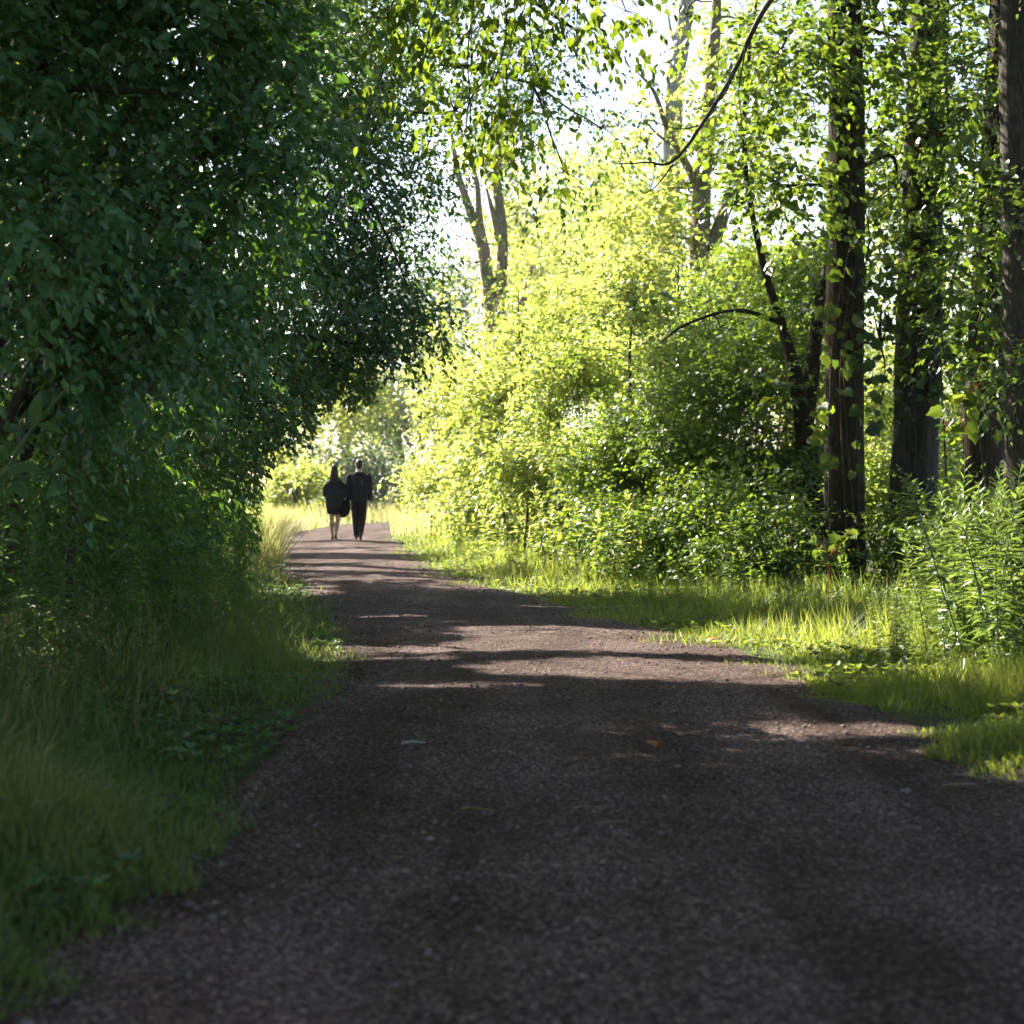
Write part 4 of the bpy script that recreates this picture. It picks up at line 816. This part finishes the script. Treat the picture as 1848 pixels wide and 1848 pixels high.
while k < 260:
    Y = 8.2 + 17 * rng.random() ** 1.35; d = .75 + rng.random() * (1.0 + Y * .05)
    x = pl(Y) - d - (.35 if Y < 12 else 0)
    px = x / Y * FPX + 924
    if px < -120: continue
    hs = (.55 + .5 * rng.random()) * np.clip((d - .2) / 1.1, .5, 1.15)
    plant(LEFT[k % 6], x, Y, hs, rng.random() * 6.28, "leafy_weed", LL if Y < 13 else ("tall leafy weed midway along the shaded left bank" if Y < 19 else "tall leafy weed at the far end of the left bank near the pale grass"), "tall weeds on the left bank", rng.normal(size=2) * .12 + np.array([0, .06]), rng); k += 1
MIDW = [weed_meshes(690 + k, .95 + .1 * (k % 3), 46, .12, .036, M_MID, .8, .5) for k in range(4)]
for k in range(75):
    Y = 14.8 + 6.5 * rng.random(); x = pr(Y) + 1.0 + rng.random() * (2.6 if Y > 16 else 1.6)
    if x / Y * FPX + 924 > 1700: continue
    plant(MIDW[k % 4], x, Y, .25 + .4 * rng.random() ** 1.5 + .15 * (Y > 18), rng.random() * 6.28, "verge_weed", "broad-leaved weed standing in the right verge grass before the trunks", "weeds in the right verge grass", rng.normal(size=2) * .16, rng)
SUNW = [weed_meshes(670 + k, .95 + .1 * (k % 3), 52, .14, .034, M_BUSH, .8, .5) for k in range(5)]
for k in range(85):
    Y = 20.5 + 22 * rng.random() ** 1.2; x = pr(Y) + .9 + rng.random() ** 1.3 * 1.5 + (.5 if Y < 24 else 0)
    plant(SUNW[k % 5], x, Y, .55 + .5 * rng.random(), rng.random() * 6.28, "leafy_weed", "sunlit tall weed at the foot of the bright bushes along the right verge", "sunlit weeds before the bushes", rng.normal(size=2) * .12, rng)
for k in range(75):
    Y = 5.2 + 11 * rng.random() ** 1.1; d = .45 + rng.random() * 1.6; x = pl(Y) - d
    if x / Y * FPX + 924 < -40: continue
    plant(LEFT[k % 6], x, Y, .22 + .24 * rng.random(), rng.random() * 6.28, "verge_herb", "knee-high leafy herb among the grass of the left verge", "herbs in the left verge grass", rng.normal(size=2) * .2, rng)
# undergrowth shrubs on the left bank that close the wall behind the weeds
for k, (bl, lab, Y, px) in enumerate([
    ([(120, 850, 13.5, 180, 110, .8, 420), (40, 760, 13, 120, 120, .7, 260), (250, 800, 15, 140, 120, .8, 380)], "low dark shrub behind the weeds below the big-leaved shrub", 14, 120),
    ([(330, 860, 18, 110, 100, .8, 420), (400, 800, 20, 80, 80, .8, 300), (270, 930, 17, 130, 70, .7, 300)], "dark shrub with drooping leaves at the middle of the left bank", 18, 330),
    ([(385, 890, 24, 50, 75, .8, 420), (360, 955, 23, 55, 55, .6, 300), (400, 955, 26, 36, 50, .6, 240)], "shaded shrub at the end of the left bank before the tall pale grass", 24, 400),
    ([(40, 960, 11.5, 160, 90, .6, 300), (180, 980, 13, 140, 80, .6, 280)], "low leafy shrub at the picture's left edge above the verge", 12, 80)]):
    bl = [Bp(*q) for q in bl]; b = at(px, 0, Y) * [1, 1, 0]; rg2 = np.random.default_rng(350 + k)
    t = thing("bush", lab, "bush", b, "shrubs on the left bank"); g = Geo()
    st = [tube(g, [b + (rg2.normal() * .2, rg2.normal() * .2, -.03), (b + bl[q % len(bl)][0]) / 2, bl[q % len(bl)][0]], [.02, .014, .006], sides=5, n=10)[4:] for q in range(6)]
    branch_net(g, np.concatenate(st), bl, rg2, r0=.009, sub=7); g.build("stem", M_TWIG, t, b)
    crown(t, b, bl, M_WEED, 360 + k, name="foliage", tm=NA, size=.105, wr=.27, L=.35, k=9, droop=.8, hang=.5, clump=.2, per=8)

# ------------------------------------------------------------------ small things
def spray(name, label, cat, base, stems, n_leaf, size, seed, tm, mat, stem_mat=M_TWIG, wr=.7, group=None, stem_name="twig", petiole=None):
    rng = np.random.default_rng(seed); base = np.asarray(base); t = thing(name, label, cat, base, group); g = Geo(); allp = []
    for pts, r in stems:
        allp.append(tube(g, pts, [r, r * .7, r * .3], sides=6, n=16, wob=.002))
    g.build(stem_name, stem_mat, t, base)
    C = np.concatenate([c[4:] for c in allp]); i = rng.integers(0, len(C), n_leaf)
    P = C[i] + rng.normal(size=(n_leaf, 3)) * .012
    D = nrm(rng.normal(size=(n_leaf, 3)) * np.array([1, .8, .5]) + np.array([0, 0, -.45])); N = nrm(rng.normal(size=(n_leaf, 3)) * .6 + np.array([0, -.55, .6]))
    N = nrm(N - D * (N * D).sum(1, keepdims=True)); s = size * (.65 + .6 * rng.random(n_leaf))
    if petiole:
        g = Geo()
        for q in range(n_leaf):
            if q % 2 == 0:
                e = P[q] + D[q] * .06 + np.array([0, 0, -.05]); tube(g, [P[q], (P[q] + e) / 2 + (0, 0, .015), e], [.004, .0032, .0025], sides=5, n=6); P[q] = e
        g.build("petiole", petiole, t, base)
    single_leaves(t, base, [P, D, N, s, s * wr, rng.random(n_leaf)], tm, mat, rng)
    return t
b = gnd(1495, 1062)
spray("grape_vine", "red-stemmed sprig with pale sunlit leaves at the foot of the tall straight trunk", "vine", at(1495, 1060, 19.2) * [1, 1, 0] + [0, 0, 0], [([at(1500, 1062, 19.2), at(1500, 1000, 19.1), at(1540, 950, 19.1)], .010), ([at(1498, 1020, 19.2), at(1485, 985, 19.1), at(1462, 965, 19.0)], .007), ([at(1500, 1010, 19.2), at(1520, 985, 19), at(1530, 970, 19)], .006)], 26, .15, 801, VI, M_RIGHT, M_RED, .8, petiole=M_RED)
spray("grape_vine", "vine tips with red tendrils and sunlit leaves before the dark trunk at right", "vine", at(1770, 700, 17.5), [([at(1770, 690, 17.5), at(1740, 715, 17.4), at(1700, 745, 17.3)], .006), ([at(1770, 690, 17.5), at(1735, 740, 17.4), at(1742, 780, 17.3)], .006), ([at(1715, 735, 17.3), at(1708, 760, 17.3), at(1705, 790, 17.3)], .005)], 14, .16, 802, VI, M_RIGHT, M_RED, .85, petiole=M_RED)
spray("leafy_sprig", "bright backlit sprig of large leaves beside the sapling's bend", "branch", at(1440, 690, 21.5), [([at(1450, 700, 22), at(1400, 690, 21.5), at(1350, 680, 21.3)], .010), ([at(1450, 720, 22), at(1400, 715, 21.5), at(1362, 745, 21.3)], .008), ([at(1455, 760, 22), at(1480, 740, 21.5), at(1492, 690, 21)], .008), ([at(1460, 800, 22), at(1480, 790, 21.5), at(1470, 775, 21)], .008)], 60, .15, 803, OV, M_HANG, M_TWIG, .72)
# vines climbing the big trunks
def vine_on(px0, px1, py0, py1, Y, n, seed, label, size=.135):
    rng = np.random.default_rng(seed); base = at((px0 + px1) / 2, 0, Y) * [1, 1, 0]; t = thing("climbing_vine", label, "vine", base); g = Geo()
    for q in range(4):
        xs = px0 + (px1 - px0) * rng.random(5); tube(g, [at(xs[0], 1000, Y) * [1, 1, 0]] + [at(xs[j], py1 + (py0 - py1) * j / 4, Y) for j in range(1, 5)], [.012, .010, .008, .006, .004], sides=5, n=30, wob=.006)
    g.build("stem", M_TWIG, t, base)
    P = np.array([at(px0 - 15 + (px1 - px0 + 30) * rng.random(), py0 + (py1 - py0) * rng.random(), Y - .02 - .18 * rng.random()) for _ in range(n)])
    D = nrm(rng.normal(size=(n, 3)) * np.array([.7, .4, .3]) + np.array([0, -.25, -.8])); N = nrm(rng.normal(size=(n, 3)) * .45 + np.array([0, -.8, .45])); N = nrm(N - D * (N * D).sum(1, keepdims=True))
    s = size * (.55 + .7 * rng.random(n)); single_leaves(t, base, [P, D, N, s, s * .95, rng.random(n)], VI, M_RIGHT, rng)
vine_on(1495, 1570, -20, 860, 20.72, 170, 811, "vine of broad leaves climbing the tall straight trunk")
vine_on(1595, 1725, -20, 720, 22.15, 290, 812, "dense broad-leaved vine climbing the thick ridged trunk", .15)
vine_on(1735, 1840, 150, 780, 19.0, 190, 813, "trailing vine leaves over the dark trunk near the picture's right edge", .14)

# elder-like flower heads and the thick green stalk on the left bank
def umbel(px, py, Y, r, label, seed):
    rng = np.random.default_rng(seed); c = at(px, py, Y); base = c * [1, 1, 0] + [-.15, .1, 0]
    t = thing("flowering_stem", label, "plant", base); g = Geo(); C = tube(g, [base, base + [.02, 0, c[2] * .5], c - [0, 0, r * .6]], [.009, .007, .005], sides=6, n=12); g.build("stem", M_STEM, t, base)
    g = Geo(); ends = []
    for q in range(16):
        e = c + np.array([rng.normal() * r * .8, rng.normal() * r * .6, rng.random() * r * .9]); ends.append(e); tube(g, [c - [0, 0, r * .6], (c + e) / 2 - [0, 0, r * .2], e], [.004, .003, .002], sides=4, n=5)
    g.build("spoke", M_STEM, t, base)
    n = 700; i = rng.integers(0, 16, n); P = np.array(ends)[i] + rng.normal(size=(n, 3)) * r * .28 * np.array([1, 1, .6])
    me = leaf_mesh("flower_head", P - base, nrm(rng.normal(size=(n, 3))), nrm(rng.normal(size=(n, 3)) + .01), np.full(n, .016), np.full(n, .011), DI, rng.random(n), M_UMBEL)
    link("flower_head", me, t, "stuff")
umbel(130, 650, 11, .13, "pale feathery flower head standing out of the big-leaved shrub's foot", 821)
umbel(365, 810, 15, .13, "dull yellow flower head at the middle of the left bank", 822)
umbel(285, 800, 15.5, .09, "small greyish flower head beside the larger dull yellow one", 823)
s0 = at(0, 880, 9.5); base = np.array([s0[0] - .25, 9.5, 0])
t = thing("thick_stalk", "thick pale green stalk slanting up from the picture's left edge", "plant", base)
g = Geo(); C = tube(g, [base, at(-20, 960, 9.5), at(15, 850, 9.5), at(62, 770, 9.5), at(135, 685, 9.5)], [.018, .016, .015, .012, .007], sides=9, n=26); g.build("stem", M_STEM, t, base)
P = np.array([at(10, 850, 9.4), at(30, 820, 9.4), at(62, 770, 9.4), at(70, 765, 9.4), at(20, 870, 9.4), at(130, 690, 9.4)]); D = np.array([[1, -.2, .1], [-1, -.3, .3], [.2, -.3, 1], [.9, -.2, -.3], [.7, -.4, -.5], [.8, 0, .5]]); N = np.tile([0, -.8, .6], (6, 1)) + .01
single_leaves(t, base, [P, nrm(D), nrm(N - nrm(D) * (N * nrm(D)).sum(1, keepdims=True)), np.array([.2, .16, .2, .15, .17, .12]), np.array([.09, .07, .08, .06, .08, .05]), np.full(6, .6)], OV, M_WEED, rng)

# litter on the path
def twig_on(px0, py0, px1, py1, r, label, mat, name="fallen_twig", side=None):
    a, c = gnd(px0, py0), gnd(px1, py1); a[2] = c[2] = .040 + r * .6; rng = np.random.default_rng(int(px0))
    t = thing(name, label, "twig", (a + c) / 2 * [1, 1, 0] + [0, 0, .036]); base = np.array(t.location)
    g = Geo(); m = (a + c) / 2 + rng.normal(size=3) * np.array([.012, .012, 0]) + [0, 0, .006]; tube(g, [a, a * .6 + m * .4, m, c], [r, r * .95, r * .8, r * .4], sides=7, n=14, rough=.06, seed=int(px0)); g.build("stem", mat, t, base)
    if side is not None:
        g = Geo(); e = m + np.array([side * .05, -.06, .012]); tube(g, [m, (m + e) / 2 + (0, 0, .006), e], [r * .6, r * .5, r * .2], sides=5, n=6); g.build("side_twig", mat, t, base)
M_YTW = flat_mat("yellow_green_twig", (.10, .095, .02), .8, (.18, .165, .05), 40)
M_PALE = flat_mat("pale_bark_strip", (.20, .18, .16), .85, (.36, .34, .31), 30)
twig_on(226, 1449, 375, 1478, .007, "dark fallen stick lying in the grass at the near left verge", M_TWIG, side=1)
twig_on(832, 1481, 896, 1486, .005, "yellowish twig lying on the near path, left of the two brown ones", M_YTW)
twig_on(1030, 1481, 1098, 1480, .004, "thin straight brown twig, the farther of two on the near path", M_STRAWS)
twig_on(1080, 1509, 1135, 1505, .004, "thin brown twig, the nearer of two on the near path", M_STRAWS)
twig_on(724, 1360, 768, 1358, .008, "pale strip of bark lying on the path, left of centre", M_PALE, "bark_strip")
twig_on(1195, 1330, 1290, 1336, .004, "dark thin twig in the small sun fleck on the path", M_TWIG)
twig_on(1700, 1438, 1765, 1437, .006, "short brown stick on the path at the near right", M_STRAWS)
M_ORANGE = leaf_mat("dry_leaf", (.26, .075, .012), (.40, .14, .025), (.4, .12, .02), (.5, .2, .04), tf=.3, rough=.6)
M_TAN = leaf_mat("tan_leaf", (.11, .08, .05), (.30, .24, .17), (.4, .3, .2), (.5, .4, .3), tf=.25, rough=.6)
def dry_leaf(px, py, label, mat, s, rz, name="fallen_leaf"):
    p = gnd(px, py); p[2] = .045
    T = OV[0].copy(); T[:, 2] = -T[:, 2] + .25 * np.abs(T[:, 1]) + .12 * np.sin(T[:, 0] * 3.1)
    o = link(name, new_mesh(name, T * np.array([s, s * .7, s]), loops=np.concatenate([np.array(f) for f in OV[1]]), sizes=np.array([len(f) for f in OV[1]]), rnd=np.full(len(T), .6), mat=mat), None, None, p)
    o.rotation_euler = (.1, -.15, rz); md = o.modifiers.new("thick", 'SOLIDIFY'); md.thickness = .002; tag(o, label, "leaf")
dry_leaf(1274, 1170, "orange dry leaf on the sunlit part of the path by the right grass", M_ORANGE, .11, .4)
dry_leaf(1183, 1367, "dark orange dry leaf on the shaded path, near the right-hand sun flecks", M_ORANGE, .08, 2.0)
dry_leaf(862, 1080, "pale fallen leaf lying far up the shaded path", M_TAN, .12, 1.2)
dry_leaf(1210, 1262, "small tan fallen leaf in the shadow right of the path's middle", M_TAN, .07, 3.0)
dry_leaf(545, 1366, "pale fallen leaf at the left edge of the near path", M_TAN, .09, 5.0)
dry_leaf(490, 1330 - 30, "tan fallen leaf in the grass at the left path edge", M_TAN, .07, 4.0)

# ------------------------------------------------------------------ summer haze
def haze(density):
    m = bpy.data.materials.new("summer_haze"); m.use_nodes = True; N = m.node_tree.nodes; N.remove(N["Principled BSDF"])
    v = N.new("ShaderNodeVolumePrincipled"); v.inputs["Color"].default_value = (.93, .96, 1, 1); v.inputs["Density"].default_value = density; v.inputs["Anisotropy"].default_value = .45
    m.node_tree.links.new(v.outputs[0], N["Material Output"].inputs["Volume"])
    a, c = (-520, -520, -1.0), (520, 520, 26.0)
    V = [(x, y, z) for z in (a[2], c[2]) for y in (a[1], c[1]) for x in (a[0], c[0])]
    g = Geo(); g.add(V, [[0, 2, 3, 1], [4, 5, 7, 6], [0, 1, 5, 4], [2, 6, 7, 3], [0, 4, 6, 2], [1, 3, 7, 5]])
    o = g.build("haze", m, smooth=False); o["kind"] = "stuff"; o["label"] = "thin sunlit summer haze in the air"
haze(.0002)
rng = np.random.default_rng(991); n = 420
y = 4.0 + 26 * rng.random(n) ** 1.5; e = rng.random(n); e = np.where(rng.random(n) < .6, e ** 3 * .5, e); e = np.where(rng.random(n) < .5, e, 1 - e); x = pl(y) * (1 - e) + pr(y) * e
a = rng.random(n) * 6.28; D = np.stack([np.cos(a), np.sin(a), .25 * rng.normal(size=n)], 1); N_ = np.array([0, 0, 1.0]) + .35 * rng.normal(size=(n, 3)); sz = .010 + .026 * rng.random(n) ** 2
o = link("leaf_litter", leaf_mesh("leaf_litter", np.stack([x, y, np.full(n, .046)], 1), D, N_, sz, sz * (.25 + .5 * rng.random(n)), O6, rng.random(n), M_TAN), None, "stuff"); o["label"] = "crumbs of dry leaves and chips scattered over the path"
bpy.context.view_layer.update()
nt = sum(sum(len(p.vertices) - 2 for p in []) or 0 for m_ in ()) 
tri = 0
for m_ in bpy.data.meshes:
    if m_.users: tri += len(m_.loops) - 2 * len(m_.polygons)
print("TRIS", tri, "OBJECTS", len(bpy.data.objects))
